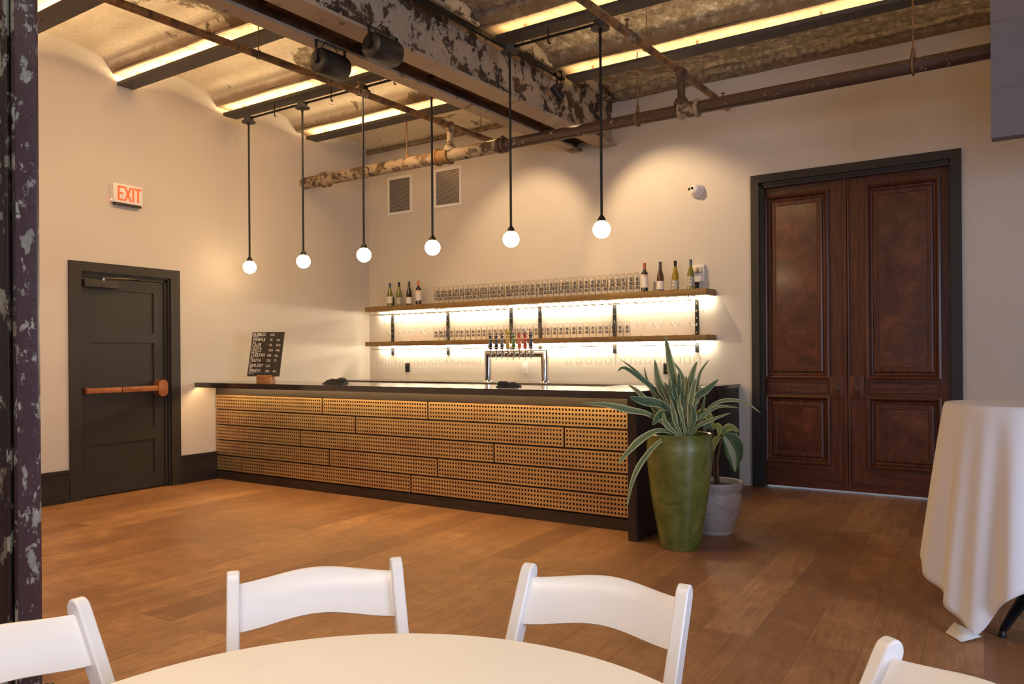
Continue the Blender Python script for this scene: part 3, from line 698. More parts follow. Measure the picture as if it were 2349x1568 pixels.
def hanger(x, ztop, mat='pipe_rust'):
    m = MB(); y = 0.028*(-x-4)*0.4; zt = ztop-PZM
    m.tube([(x+4, y, PR+0.05), (x+4, y, zt)], 0.007, 8)
    m.tube([(x+4+0.0, y+ (PR+0.008)*sin(a), (PR+0.008)*cos(a)) for a in [2*pi*k/20 for k in range(21)]], 0.009, 6)
    m.lathe(((0.022, PR-0.0), (0.018, PR+0.03), (0.011, PR+0.075)), (x+4, y, 0), 10)
    m.build('hanger', M[mat], mp)
hanger(-6.04, 4.2); hanger(-3.19, 4.2); hanger(-0.905, 4.25)
def sprinkler(x, y1, z, riser_y, lab, coups, heads, hang):
    o = empty('sprinkler_pipe', (x, 0, z), lab, 'pipe', 'thin pipes running towards the back wall')
    m = MB(); m.tube([(0, -3.8, 0), (0, y1, 0)], 0.031, 16); m.build('pipe', M['pipe_rust'], o)
    m = MB(); m.tube([(0, riser_y, -0.01), (0, riser_y, PZM-z+PR)], 0.034, 14)
    m.lathe(((0.046, 0.03), (0.05, 0.0), (0.046, -0.03)), (0, riser_y, 0), 14, 'y')
    m.lathe(((0.05, PZM-z+PR+0.05), (0.066, PZM-z+PR+0.02), (0.066, PZM-z+PR-0.02)), (0, riser_y, 0), 16)
    m.build('riser', M['pipe_pale' if x < -4 else 'pipe_dark'], o)
    for yy in coups:
        m = MB(); m.lathe(((0.026, -0.07), (0.038, -0.06), (0.040, -0.03), (0.034, -0.025), (0.034, 0.025), (0.040, 0.03), (0.038, 0.06), (0.026, 0.07)), (0, yy, 0), 14, 'y')
        m.build('coupling', M['pipe_pale'], o)
    m = MB(); m.lathe(((0.036, y1-0.05), (0.036, y1+0.01)), (0, 0, 0), 14, 'y'); m.build('end_cap', M['pipe_pale'], o)
    for yy in heads:
        m = MB(); m.lathe(((0.012, 0.02), (0.012, 0.055), (0.007, 0.06), (0.007, 0.085), (0.022, 0.088), (0.022, 0.091), (0.001, 0.092)), (0.012, yy, 0), 12)
        m.build('sprinkler_head', M['pipe_rust'], o)
    for yy in hang:
        m = MB(); m.tube([(0, yy, 0.03), (0, yy, 4.2-z)], 0.005, 6)
        m.tube([(0.033*sin(a), yy, 0.033*cos(a)) for a in [2*pi*k/16 for k in range(17)]], 0.005, 6); m.build('hanger', M['pipe_rust'], o)
sprinkler(-5.40, 7.46, 3.80, 6.74, 'thin rusty pipe running towards the back wall left of the girder', (5.42, 2.0), (5.38,), (4.25, 7.3))
sprinkler(-2.76, 7.93, 3.82, 6.72, 'thin brown pipe running towards the back wall right of the girder', (5.72,), (5.62, 7.75), (6.0,))

# ------------------------------------------------------------------ loudspeakers under the girder
def speaker(x, y, z, lab, r=0.095, L=0.265):
    o = empty('loudspeaker', (x, y, z), lab, 'speaker', 'cylinder speakers under the girder')
    m = MB(); pr = [(0.001, -L/2), (r*0.80, -L/2), (r*0.93, -L/2+0.008), (r, -L/2+0.03), (r, L/2-0.03), (r*0.93, L/2-0.008), (r*0.8, L/2), (0.001, L/2)]
    m.lathe(pr, n=36, ax='y'); m.build('cabinet', M['speaker'], o)
    m = MB(); m.lathe(((0.035, -L/2-0.004), (0.035, -L/2+0.002)), n=20, ax='y'); m.box(-0.012, 0.012, -L/2-0.012, -L/2-0.006, -0.02, 3.64-z)
    m.box(-0.012, 0.012, L/2+0.006, L/2+0.012, -0.02, 3.64-z); m.box(-0.014, 0.014, -L/2-0.012, L/2+0.012, 3.634-z, 3.64-z)
    m.lathe(((0.02, -L/2-0.02), (0.02, -L/2-0.004)), n=16, ax='y'); m.lathe(((0.02, L/2+0.004), (0.02, L/2+0.02)), n=16, ax='y')
    m.build('yoke', M['black'], o)
    m = MB(); m.tube([(0.02, -L/2+0.02, r*0.9), (0.05, -L/2+0.05, r+0.05), (0.03, 0.0, r+0.055), (0.015, 0.05, r+0.01)], 0.004, 6); m.build('cable', M['black'], o)
speaker(-4.47, 4.17, 3.495, 'black cylinder speaker hanging under the left edge of the girder')
speaker(-3.985, 4.22, 3.515, 'black cylinder speaker hanging under the right edge of the girder')

# ------------------------------------------------------------------ track and spotlights
tr = empty('lighting_track', (-3.99, 5, 4.03), 'thin black track fixed along the right side of the girder', 'track')
m = MB(); m.box(-0.016, 0.016, -3.5, 1.72, -0.02, 0.02); m.build('rail', M['black'], tr, smooth=False)
m = MB(); m.box(-0.03, 0.03, 1.68, 1.74, -0.03, 0.05); m.build('feed_box', M['black'], tr, smooth=False)
def spot(loc, tgt, lab, energy, size=R(70), blend=0.6, head_d=True):
    loc = Vector(loc); d = (Vector(tgt)-loc).normalized()
    o = empty('spotlight', loc, lab, 'spotlight', 'black track spotlights')
    q = d.to_track_quat('-Z', 'Y').to_matrix().to_4x4()
    m = MB(); T = q
    m.tube([T @ Vector((0, 0, 0.075)), T @ Vector((0, 0, -0.07))], 0.036, 20); m.build('head', M['black'], o)
    m = MB(); m.tube([(0, 0, 0.19), (0, 0, 0.10)], 0.010, 8); m.box(-0.02, 0.02, -0.04, 0.04, 0.155, 0.185)
    m.tube([(0, 0, 0.10)] + [T @ Vector((0.040, 0, 0.0))], 0.006, 6); m.tube([(0, 0, 0.10)] + [T @ Vector((-0.040, 0, 0.0))], 0.006, 6); m.build('bracket', M['black'], o)
    l = bpy.data.lights.new('spot_beam', 'SPOT'); l.energy = energy; l.color = (1.0, 0.70, 0.40); l.spot_size = size; l.spot_blend = blend; l.shadow_soft_size = 0.03
    lo = bpy.data.objects.new('spot_beam', l); COL.objects.link(lo); lo.parent = o
    lo.location = d*0.085; lo.rotation_euler = d.to_track_quat('-Z', 'Y').to_euler()
    return o
spot((-3.97, 6.60, 3.84), (-3.36, 8.0, 2.45), 'small black spotlight on the track right of the girder', 130)
spot((-4.75, 6.60, 3.84), (-5.2, 8.0, 2.5), 'small black spotlight hidden left of the girder', 95)

# ------------------------------------------------------------------ wall fittings
def vent(x0, x1, z0, z1, lab):
    o = empty('vent_grille', ((x0+x1)/2, YB, (z0+z1)/2), lab, 'vent', 'white wall vent grilles')
    w, h = (x1-x0)/2, (z1-z0)/2
    m = MB(); t = 0.038
    for b_ in ((-w, -w+t, -h, h), (w-t, w, -h, h), (-w+t, w-t, -h, -h+t), (-w+t, w-t, h-t, h)): m.box(b_[0], b_[1], -0.012, 0, b_[2], b_[3])
    m.build('frame', M['whitepl'], o, smooth=False)
    m = MB(); m.box(-w+t, w-t, -0.002, 0, -h+t, h-t); m.build('backing', M['darkgrille'], o, smooth=False)
    m = MB(); nx = 22; nz = 24
    for i in range(1, nx): x = -w+t+(2*w-2*t)*i/nx; m.box(x-0.002, x+0.002, -0.010, -0.003, -h+t, h-t)
    for i in range(1, nz): z = -h+t+(2*h-2*t)*i/nz; m.box(-w+t, w-t, -0.011, -0.002, z-0.0035, z+0.0035)
    m.build('grid', M['steel'], o, smooth=False)
vent(-7.488, -7.050, 3.225, 3.735, 'white framed vent grille high on the back wall, left of the two')
vent(-6.675, -6.222, 3.232, 3.735, 'white framed vent grille high on the back wall, right of the two')

ex = empty('exit_sign', TL @ Vector((0, 0.48, 2.93)), 'white EXIT sign with glowing red letters above the dark door', 'exit sign', rz=WA)
m = MB(); m.box(0, 0.055, -0.155, 0.155, -0.085, 0.10, bev=0.006); m.build('housing', M['whitepl'], ex)
m = MB(); m.box(0.015, 0.050, -0.135, 0.145, -0.108, -0.085); m.build('lamp_bar', M['darkbronze'], ex, smooth=False)
m = MB(); m.lathe(((0.006, 0), (0.006, -0.004)), (0.02, -0.155, -0.06), 8, 'y'); m.build('indicator', M['redled'], ex)
TX = Matrix.Translation((0.0565, -0.112, -0.062)) @ Matrix(((0, 0, 1, 0), (1, 0, 0, 0), (0, 1, 0, 0), (0, 0, 0, 1)))
m = MB(); sw, H_ = 0.017, 0.140
def bar2(x0, y0, x1, y1, w=sw):
    dx, dy = x1-x0, y1-y0; L = math.hypot(dx, dy); nx, ny = -dy/L*w/2, dx/L*w/2
    m.prism([(x0+nx, y0+ny), (x0-nx, y0-ny), (x1-nx, y1-ny), (x1+nx, y1+ny)], 0.003, TX)
bar2(0.008, 0, 0.008, H_); bar2(0, 0.008, 0.062, 0.008); bar2(0, H_/2, 0.055, H_/2); bar2(0, H_-0.008, 0.062, H_-0.008)
bar2(0.075, 0, 0.138, H_); bar2(0.138, 0, 0.075, H_); bar2(0.162, 0, 0.162, H_); bar2(0.180, H_-0.008, 0.252, H_-0.008); bar2(0.216, 0, 0.216, H_)
for v_ in m.bm.verts: pass
m.build('letters', M['exit'], ex, smooth=False)

sc = empty('security_camera', (-3.12, YB, 3.03), 'white round security camera on the back wall left of the double door', 'camera')
m = MB(); m.lathe(((0.075, 0), (0.075, -0.03), (0.062, -0.045), (0.001, -0.046)), n=24, ax='y'); m.build('base', M['whitepl'], sc)
m = MB(); m.lathe([(max(0.0005, 0.060*sin(pi*k/14)), -0.060*cos(pi*k/14)-0.055) for k in range(15)], n=24, ax='y')
hd = m.build('head', M['whitepl'], sc)
m = MB(); m.lathe(((0.014, 0), (0.014, -0.008), (0.001, -0.009)), n=14, ax='y'); many('lens', m, M['lens'], [(-0.045, -0.095, 0.005), (-0.010, -0.112, 0.010)], hd)
st = empty('alarm_strobe', (-3.10, YB, 2.165), 'white wall alarm strobe behind the rightmost wine bottle', 'alarm')
m = MB(); m.box(-0.065, 0.065, -0.05, 0, -0.09, 0.09, bev=0.008); m.build('housing', M['whitepl'], st)
m = MB(); m.box(-0.045, 0.045, -0.072, -0.05, 0.0, 0.065, bev=0.006); m.build('strobe_lens', M['steel'], st)
def outlet(x, z, lab, mat, face, name='wall_outlet', cat='outlet', w=0.037, h=0.058):
    o = empty(name, (x, YB, z), lab, cat)
    m = MB(); m.box(-w, w, -0.008, 0, -h, h, bev=0.002); m.build('cover_plate', M[mat], o)
    m = MB()
    if name == 'light_switch': m.box(-0.016, 0.016, -0.013, -0.008, -0.034, 0.034, bev=0.002); m.box(-0.030, 0.030, -0.012, -0.008, -h-0.012, -h)
    else:
        for s_ in (-1, 1): m.box(-0.017, 0.017, -0.011, -0.008, s_*0.024-0.015, s_*0.024+0.015, bev=0.003)
    m.build('socket' if name != 'light_switch' else 'rocker', M[face], o)
outlet(-7.157, 1.18, 'black double outlet under the left end of the shelves', 'black', 'speaker')
outlet(-3.471, 1.175, 'black double outlet behind the tall plant', 'black', 'speaker')
outlet(-5.284, 1.186, 'white light switch seen inside the beer tap arch', 'whitepl', 'whitepl', 'light_switch', 'switch')

# ------------------------------------------------------------------ bar counter
BX0, BX1, BYF, BYP, BYR, BZ = wx(5.2)+0.01, -2.477, 5.17, 5.45, 5.93, 1.062
bc = empty('bar_counter', (-5, 5.5, 0), 'long dark oak bar counter fronted with perforated brass panels', 'bar counter')
def off(m_, name, mat, par=bc, o0=(-5, 5.5, 0), smooth=False, ang=35):
    for v_ in m_.bm.verts: v_.co -= Vector(o0)
    return m_.build(name, mat, par, smooth=smooth, ang=ang)
m = MB(); m.prism([(wx(BYF)+0.006, BYF), (BX1, BYF), (BX1, BYR), (wx(BYR)+0.006, BYR)], 0.035, Matrix.Translation((0, 0, BZ-0.035))); m.box(wx(BYF)+0.006, BX1, BYF, BYF+0.022, BZ-0.053, BZ-0.035); off(m, 'countertop', M['countertop'])
m = MB(); m.prism([(wx(BYP)+0.01, BYP+0.02), (-2.55, BYP+0.02), (-2.55, BYR-0.05), (wx(BYR)+0.01, BYR-0.05)], 0.72, Matrix.Translation((0, 0, 0.09)))
m.box(wx(BYP)+0.01, -2.55, BYP-0.012, BYP+0.04, 0.925, BZ-0.053); m.box(wx(BYP)+0.01, -2.55, BYP-0.012, BYP+0.04, 0.0, 0.088)
m.box(wx(BYR)+0.01, -2.55, BYP+0.04, BYR-0.06, 0.81, BZ-0.053)
off(m, 'body', M['barwood'])
m = MB(); m.box(-2.547, BX1, BYF, BYR, 0, BZ-0.053); off(m, 'end_panel', M['barwoodz'])
m = MB(); m.box(wx(BYP)+0.05, -2.56, BYF+0.035, BYF+0.050, BZ-0.044, BZ-0.0355); tag(off(m, 'led_strip', M['ledbar']), 'hidden warm LED strip under the counter overhang')
# perforated panels: real square holes
PITCH = 0.0301; RH = 0.1665; ph = 0.1515
ztop = 0.921
joints = []
for prow, xs_ in enumerate(((735, 977), (811, 1289), (684, 1128), (750, 998), (549, 937))):
    zc = ztop - RH*prow - ph/2
    joints.append([at(px_, 0, Y=BYP).x for px_ in xs_])
xl, xr = wx(BYP)+0.012, -2.552
pn = 0
for r_ in range(5):
    z1 = ztop - RH*r_; z0 = z1 - ph
    cuts = [xl] + joints[r_] + [xr]
    for i in range(len(cuts)-1):
        x0 = cuts[i] + (0.008 if i else 0); x1 = cuts[i+1] - (0.008 if i < len(cuts)-2 else 0)
        n = max(1, int(round((x1-x0-0.014)/PITCH))); mg = (x1-x0-n*PITCH)/2; hw = 0.0082
        xsn = [x0]
        for k in range(n): c = x0+mg+(k+.5)*PITCH; xsn += [c-hw, c+hw]
        xsn.append(x1); zsn = [z0]; mz = (ph-4*0.0345)/2
        for k in range(4): c = z0+mz+(k+.5)*0.0345; zsn += [c-hw, c+hw]
        zsn.append(z1)
        m = MB(); cx, cz = (x0+x1)/2, (z0+z1)/2
        for yy in (0.0, 0.004):
            V = [[m.v((x-cx, yy, z-cz)) for z in zsn] for x in xsn]
            if yy == 0.0: V0 = V
            for a in range(len(xsn)-1):
                for b_ in range(len(zsn)-1):
                    if a % 2 == 1 and b_ % 2 == 1:
                        if yy > 0:
                            c0 = [(a, b_), (a+1, b_), (a+1, b_+1), (a, b_+1)]
                            for q in range(4):
                                p_, p2 = c0[q], c0[(q+1) % 4]
                                m.f([V0[p_[0]][p_[1]], V0[p2[0]][p2[1]], V[p2[0]][p2[1]], V[p_[0]][p_[1]]])
                        continue
                    m.f([V[a][b_], V[a+1][b_], V[a+1][b_+1], V[a][b_+1]])
        o = m.build('brass_panel', M['brass'], bc, smooth=False); o.location = (cx+5, BYP-0.014-5.5, cz)
m = MB(); m.lathe(((0.004, 0), (0.004, -0.002), (0.001, -0.003)), n=8, ax='y')
many('screw', m, M['steel'], [(-7.5+k*0.62+5, BYP-0.014-5.5, zz) for r_ in range(5) for k in range(8) for zz in (ztop-RH*r_-0.006, ztop-RH*r_-ph+0.006)], bc)


# back counter against the wall
bk = empty('back_counter', (-5, 7.7, 0), 'dark low back counter along the wall under the shelves', 'counter')
m = MB(); m.prism([(wx(7.37)+0.006, 7.37), (-2.678, 7.37), (-2.678, YB-0.004), (wx(YB)+0.006, YB-0.004)], 0.035, Matrix.Translation((0, 0, 0.988)))
off(m, 'worktop', M['countertop'], bk, (-5, 7.7, 0))
m = MB(); m.prism([(wx(7.39)+0.01, 7.39), (-2.69, 7.39), (-2.69, YB-0.004), (wx(YB)+0.01, YB-0.004)], 0.988, Matrix.Identity(4)); off(m, 'cabinet', M['barwoodz'], bk, (-5, 7.7, 0))
m = MB(); m.box(-3.65, -2.70, 6.95, 7.36, 0.0, 1.02); m.box(-3.65, -2.68, 6.93, 6.95, 0, 1.02)
tag(off(m, 'side_cabinet', M['barwoodz'], None, (0, 0, 0)), 'dark oak cabinet between bar end and back counter behind the plants', 'cabinet')

# ------------------------------------------------------------------ wall shelves
def slotted(x, z0, z1, lab):
    o = empty('shelf_standard', (x, YB, z0), lab, 'shelf support', 'black slotted uprights behind the shelves')
    m = MB(); m.box(-0.018, 0.018, -0.022, 0, 0, z1-z0); m.build('upright', M['black'], o, smooth=False)
    m = MB(); k = 0.05
    while k < z1-z0-0.03: m.box(-0.004, 0.004, -0.0235, -0.022, k, k+0.018); k += 0.075
    m.build('slots', M['steel'], o, smooth=False)
sl = ['leftmost', 'second from left', 'third from left', 'fourth from left', 'fifth from left', 'rightmost']
for i, x in enumerate((-7.41, -6.455, -5.476, -5.064, -4.084, -3.126)):
    slotted(x, 1.345, 2.12 if i in (0, 5) else 1.93, 'black slotted upright behind the shelves, %s of six' % sl[i])
def shelf(z0, z1, lab):
    o = empty('wall_shelf', (-5.28, 7.86, z0), lab, 'shelf', 'long oak shelves on the back wall')
    m = MB(); m.box(-7.655+5.28, -2.924+5.28, -0.14, 0.138, 0, z1-z0, bev=0.002); m.build('board', M['shelfwood'], o)
    m = MB(); m.box(-7.60+5.28, -2.98+5.28, 0.085, 0.10, -0.014, 0.0); m.build('led_strip', M['ledshelf'], o, smooth=False)
    m = MB(); x = -7.56; r_ = 0.0034
    while x < -3.05:
        a, b_ = x+5.28, x+5.28+0.082
        for yy in (-0.115, 0.06): m.tube([(a, yy, 0), (a, yy, -0.045), (b_, yy, -0.045), (b_, yy, 0)], r_, 5)
        for xx in (a+0.004, b_-0.004): m.tube([(xx, -0.125, -0.045), (xx, 0.10, -0.045)], r_, 5)
        x += 0.1005
    m.build('glass_rack', M['wire'], o)
    m = MB(); m.box(-0.006, 0.006, -0.10, 0.12, -0.012, 0.0)
    many('bracket', m, M['black'], [(x+5.28, 0, 0) for x in (-7.41, -6.455, -5.476, -5.064, -4.084, -3.126)], o, False)
shelf(1.924, 1.988, 'upper oak shelf with wine bottles and a long row of stacked glasses')
shelf(1.465, 1.522, 'lower oak shelf with stacked glasses behind the beer taps')

# ------------------------------------------------------------------ glasses (placed upside down in nested stacks)
def beer_glass():
    m = MB(); h = 0.125
    m.lathe(((0.0395, 0.0), (0.0375, 0.02), (0.0335, 0.085), (0.0310, 0.112), (0.0275, 0.122), (0.022, h), (0.001, h), (0.001, h-0.010), (0.024, h-0.010), (0.0285, h-0.016), (0.0315, 0.085), (0.0357, 0.02), (0.0378, 0.0)), n=22, mi=0, closed=False)
    # round printed badge following the curve of the glass
    rr = 0.0365
    for k in range(14):
        a0, a1 = 2*pi*k/14, 2*pi*(k+1)/14
        def P(rad, a):
            th = rad*cos(a)/rr; zz = 0.055+rad*sin(a); R2 = 0.0362+0.0006-(zz-0.055)*0.055
            return (R2*sin(th), -R2*cos(th), zz)
        for ra, rb in ((0.0062, 0.0160),):
            m.f([m.v(P(ra, a0)), m.v(P(rb, a0)), m.v(P(rb, a1)), m.v(P(ra, a1))], 1)
    return m
M['badge'] = plain('navy_badge', (0.03, 0.028, 0.045), 0.5)
m = beer_glass(); bgm = m.build('beer_glass', [M['glass'], M['badge']]); first = True
def place_glass(loc, rz, lab, grp):
    global first
    if first: o = bgm; first = False
    else: o = bgm.copy(); COL.objects.link(o)
    o.location = loc; o.rotation_euler = (0, 0, rz)
    tag(o, lab, 'glass', grp)
ux0, ux1, nU = at(1005, 690, Y=7.82).x, at(1462, 690, Y=7.82).x, 37
lv = ['bottom', 'middle', 'top']
for i in range(nU):
    x = ux0 + (ux1-ux0)*i/(nU-1)
    for k in range(3):
        pos = {0: 'in the leftmost stack', nU-1: 'in the rightmost stack'}.get(i)
        lab = ('upturned beer glass, %s of three, %s, upper shelf' % (lv[k], pos)) if pos else 'upturned badged beer glass, %s of three in a stack on the upper shelf' % lv[k]
        place_glass((x, 7.80, 1.9885+k*0.042), random.uniform(0.2, 0.9), lab, 'stacked beer glasses on the upper shelf, %s layer' % lv[k] if not pos else None)
lx0, lx1, nL = at(1004, 770, Y=7.82).x, at(1440, 770, Y=7.82).x, 33
for i in range(nL):
    x = lx0 + (lx1-lx0)*i/(nL-1)
    for k in range(2):
        pos = {0: 'in the leftmost stack', nL-1: 'in the rightmost stack'}.get(i)
        w_ = ('lower', 'upper')[k]
        lab = ('upturned beer glass, %s of two, %s, lower shelf' % (w_, pos)) if pos else 'upturned badged beer glass, %s of two in a stack on the lower shelf' % w_
        place_glass((x, 7.80, 1.5225+k*0.042), random.uniform(0.45, 0.7), lab, 'stacked beer glasses on the lower shelf, %s layer' % w_ if not pos else None)
def stemware(prof): 
    m = MB(); m.lathe(prof, n=18); return m
coupe = ((0.001, 0), (0.032, 0.001), (0.032, 0.003), (0.006, 0.008), (0.0032, 0.02), (0.003, 0.085), (0.012, 0.092), (0.034, 0.105), (0.050, 0.132), (0.0488, 0.132), (0.033, 0.107), (0.010, 0.095), (0.001, 0.094))
wineg = ((0.001, 0), (0.034, 0.001), (0.034, 0.003), (0.006, 0.008), (0.0034, 0.02), (0.0032, 0.085), (0.015, 0.095), (0.034, 0.125), (0.037, 0.155), (0.030, 0.205), (0.0288, 0.205), (0.0355, 0.155), (0.0325, 0.127), (0.012, 0.097), (0.001, 0.094))
flute = ((0.001, 0), (0.030, 0.001), (0.030, 0.003), (0.005, 0.008), (0.0032, 0.02), (0.0032, 0.07), (0.012, 0.09), (0.022, 0.13), (0.024, 0.17), (0.021, 0.215), (0.0198, 0.215), (0.0225, 0.17), (0.0205, 0.13), (0.008, 0.092), (0.001, 0.09))
def series(prof, name, pts, labf, grp, hang=False):
    o0 = None
    for i, p in enumerate(pts):
        if o0 is None: o = stemware(prof).build(name, M['stemglass']); o0 = o
        else: o = o0.copy(); COL.objects.link(o)
        o.location = p
        if hang: o.rotation_euler = (pi, 0, 0)
        tag(o, labf(i, len(pts)), 'glass', grp)
onm = ['first', 'second', 'third', 'fourth', 'fifth', 'sixth', 'seventh', 'eighth', 'ninth', 'tenth', 'eleventh', 'twelfth', 'thirteenth', 'fourteenth']
series(coupe, 'coupe_glass', [(at(px_, 790, Y=7.84).x, 7.84, 1.5225) for px_ in (897, 921, 946, 974)], lambda i, n: 'coupe glass standing left on the lower shelf, %s from the left' % onm[i], 'coupes standing left on the lower shelf')
series(coupe, 'coupe_glass', [(at(px_, 770, Y=7.84).x, 7.84, 1.5225) for px_ in (1470, 1508, 1549, 1592)], lambda i, n: 'coupe glass standing right on the lower shelf, %s from the left' % onm[i], 'coupes standing right on the lower shelf')
series(coupe, 'coupe_glass', [(at(px_, 720, Y=7.83).x, 7.83, 1.8825) for px_ in (888, 902, 917, 931, 946, 961, 976, 991)], lambda i, n: 'coupe hanging upside down left under the upper shelf, %s from the left' % onm[i], 'coupes hanging left under the upper shelf', True)
series(coupe, 'coupe_glass', [(at(px_, 720, Y=7.83).x, 7.83, 1.8825) for px_ in (1457, 1481, 1505, 1529, 1554, 1579, 1604)], lambda i, n: 'coupe hanging upside down right under the upper shelf, %s from the left' % onm[i], 'coupes hanging right under the upper shelf', True)
series(flute, 'champagne_flute', [(at(px_, 800, Y=7.83).x, 7.83, 1.4235) for px_ in (868, 881, 895)], lambda i, n: 'flute hanging upside down at the left end under the lower shelf, %s from the left' % onm[i], 'flutes hanging under the lower shelf', True)
series(wineg, 'wine_glass', [(at(912+16.8*i, 800, Y=7.83).x, 7.83, 1.4235) for i in range(12)], lambda i, n: 'wine glass hanging under the lower shelf left of the taps, %s from the left' % onm[i], 'wine glasses hanging left under the lower shelf', True)
series(wineg, 'wine_glass', [(at(1305+22.6*i, 795, Y=7.83).x, 7.83, 1.4235) for i in range(14)], lambda i, n: 'wine glass hanging under the lower shelf right of the taps, %s from the left' % onm[i], 'wine glasses hanging right under the lower shelf', True)

# ------------------------------------------------------------------ wine bottles
btl = {'green': mk_bottle('green_bottle', (0.17, 0.20, 0.025)), 'amber': mk_bottle('amber_bottle', (0.34, 0.22, 0.02)), 'dark': mk_bottle('dark_bottle', (0.010, 0.008, 0.007)), 'brown': mk_bottle('brown_bottle', (0.075, 0.035, 0.022)), 'olive': mk_bottle('olive_bottle', (0.20, 0.19, 0.03))}
caps = {'blue': plain('blue_capsule', (0.05, 0.06, 0.12), 0.4), 'black': M['black'], 'orange': plain('orange_capsule', (0.65, 0.16, 0.03), 0.4), 'red': plain('red_capsule', (0.42, 0.07, 0.03), 0.4), 'tan': plain('dark_capsule', (0.06, 0.04, 0.02), 0.4), 'grey': plain('grey_capsule', (0.10, 0.13, 0.15), 0.4)}
def bottle(x, glass, cap, lab, bordeaux=False, lz=(0.06, 0.135), art=False, seal=False):
    o = empty('wine_bottle', (x, 7.835, 1.9885), lab, 'bottle', 'wine bottles on the upper shelf')
    r_ = 0.0375
    if bordeaux: pr = ((0.001, 0.004), (0.033, 0.0), (r_, 0.004), (r_, 0.190), (0.033, 0.212), (0.020, 0.226), (0.0145, 0.240), (0.0142, 0.300), (0.001, 0.300))
    else: pr = ((0.001, 0.004), (0.033, 0.0), (r_, 0.004), (r_, 0.140), (0.035, 0.165), (0.028, 0.195), (0.019, 0.225), (0.0145, 0.255), (0.0142, 0.300), (0.001, 0.300))
    m = MB(); m.lathe(pr, n=24); m.build('glass_body', btl[glass], o)
    z0 = 0.245; m = MB(); m.lathe(((0.0152, z0), (0.0152, 0.3005), (0.0165, 0.301), (0.0165, 0.310), (0.001, 0.311)), n=18); m.build('capsule', caps[cap], o)
    m = MB(); rr = r_+0.0006; n = 18
    for k in range(n):
        a0 = -pi/2+YAW-1.5+3.0*k/n; a1 = a0+3.0/n
        m.f([m.v((rr*cos(a0), rr*sin(a0), lz[0])), m.v((rr*cos(a1), rr*sin(a1), lz[0])), m.v((rr*cos(a1), rr*sin(a1), lz[1])), m.v((rr*cos(a0), rr*sin(a0), lz[1]))])
    lb_ = m.build('label', M['paper_art' if art else 'paper'], o); lb_['label'] = 'pale paper label'
    if seal:
        m = MB(); a = -pi/2+YAW; c = Vector(((rr+.001)*cos(a), (rr+.001)*sin(a), lz[1]-0.008)); t = Vector((-sin(a), cos(a), 0))
        m.f([m.v(c + t*(0.013*cos(q*pi/8)) + Vector((0, 0, 0.013*sin(q*pi/8)))) for q in range(16)]); m.build('seal', M['dotred'], lb_)
def bx(px_): return at(px_, 680, Y=7.835).x
bottle(bx(894.5), 'green', 'blue', 'green wine bottle with blue capsule, leftmost on the upper shelf', lz=(0.040, 0.130))
bottle(bx(915.5), 'olive', 'black', 'olive wine bottle with black capsule and printed label, second from left', lz=(0.022, 0.108), art=True)
bottle(bx(938.5), 'dark', 'tan', 'dark wine bottle with sloping shoulders and short white label, left group', lz=(0.022, 0.105))
bottle(bx(960), 'dark', 'orange', 'dark straight wine bottle with orange capsule and tall label, left group', True, (0.055, 0.185), seal=True)
bottle(bx(1479), 'dark', 'red', 'dark straight wine bottle with red capsule beside the glass stacks, right group', True, (0.048, 0.185), seal=True)
bottle(bx(1515), 'brown', 'tan', 'brown wine bottle with white label, second of the right group', lz=(0.020, 0.108))
bottle(bx(1549.5), 'amber', 'black', 'amber yellow wine bottle with picture label, third of the right group', lz=(0.015, 0.108), art=True)
bottle(bx(1585), 'olive', 'grey', 'yellow green wine bottle with grey capsule, rightmost on the upper shelf', lz=(0.035, 0.140), art=True)

# ------------------------------------------------------------------ beer tap tower
TY = 7.47; tx0, tx1 = at(1120, 870, Y=TY).x, at(1250, 870, Y=TY).x
tw = empty('beer_tap_tower', ((tx0+tx1)/2, TY, 1.023), 'polished steel arch tower with eight colourful beer taps', 'beer tap tower')
hw = (tx1-tx0)/2; zt = 0.325; rt = 0.042
m = MB(); n = 24
def ringp(c, nrm_a, nrm_b): return [m.v(Vector(c) + nrm_a*cos(2*pi*j/n)*rt + nrm_b*sin(2*pi*j/n)*rt) for j in range(n)]
X_, Y_, Z_ = Vector((1, 0, 0)), Vector((0, 1, 0)), Vector((0, 0, 1))
rs = [ringp((-hw, 0, 0.0), X_, Y_), ringp((-hw, 0, zt), (X_-Z_), Y_), ringp((hw, 0, zt), (-X_-Z_)*-1.0*-1, Y_), ringp((hw, 0, 0.0), -X_, Y_)]
for a, b_ in zip(rs, rs[1:]):
    for j in range(n): m.f([a[j], a[(j+1) % n], b_[(j+1) % n], b_[j]])
m.build('arch', M['chrome'], tw, ang=40)
m = MB(); m.lathe(((0.075, 0), (0.075, 0.006), (0.052, 0.012), (0.045, 0.022)), n=24)
many('base_flange', m, M['chrome'], [(-hw, 0, 0), (hw, 0, 0)], tw)
taps = [('black', (0.016, 0.015, 0.018), (0.45, 0.33, 0.28)), ('dark brown', (0.022, 0.014, 0.012), (0.45, 0.33, 0.28)), ('grey', (0.085, 0.075, 0.072), (0.42, 0.32, 0.28)), ('yellow', (0.50, 0.33, 0.02), (0.55, 0.38, 0.03)),
        ('green', (0.085, 0.155, 0.018), (0.48, 0.36, 0.30)), ('coral', (0.60, 0.105, 0.05), (0.48, 0.34, 0.30)), ('red', (0.42, 0.018, 0.018), (0.48, 0.36, 0.32)), ('navy', (0.018, 0.018, 0.030), (0.42, 0.34, 0.30))]
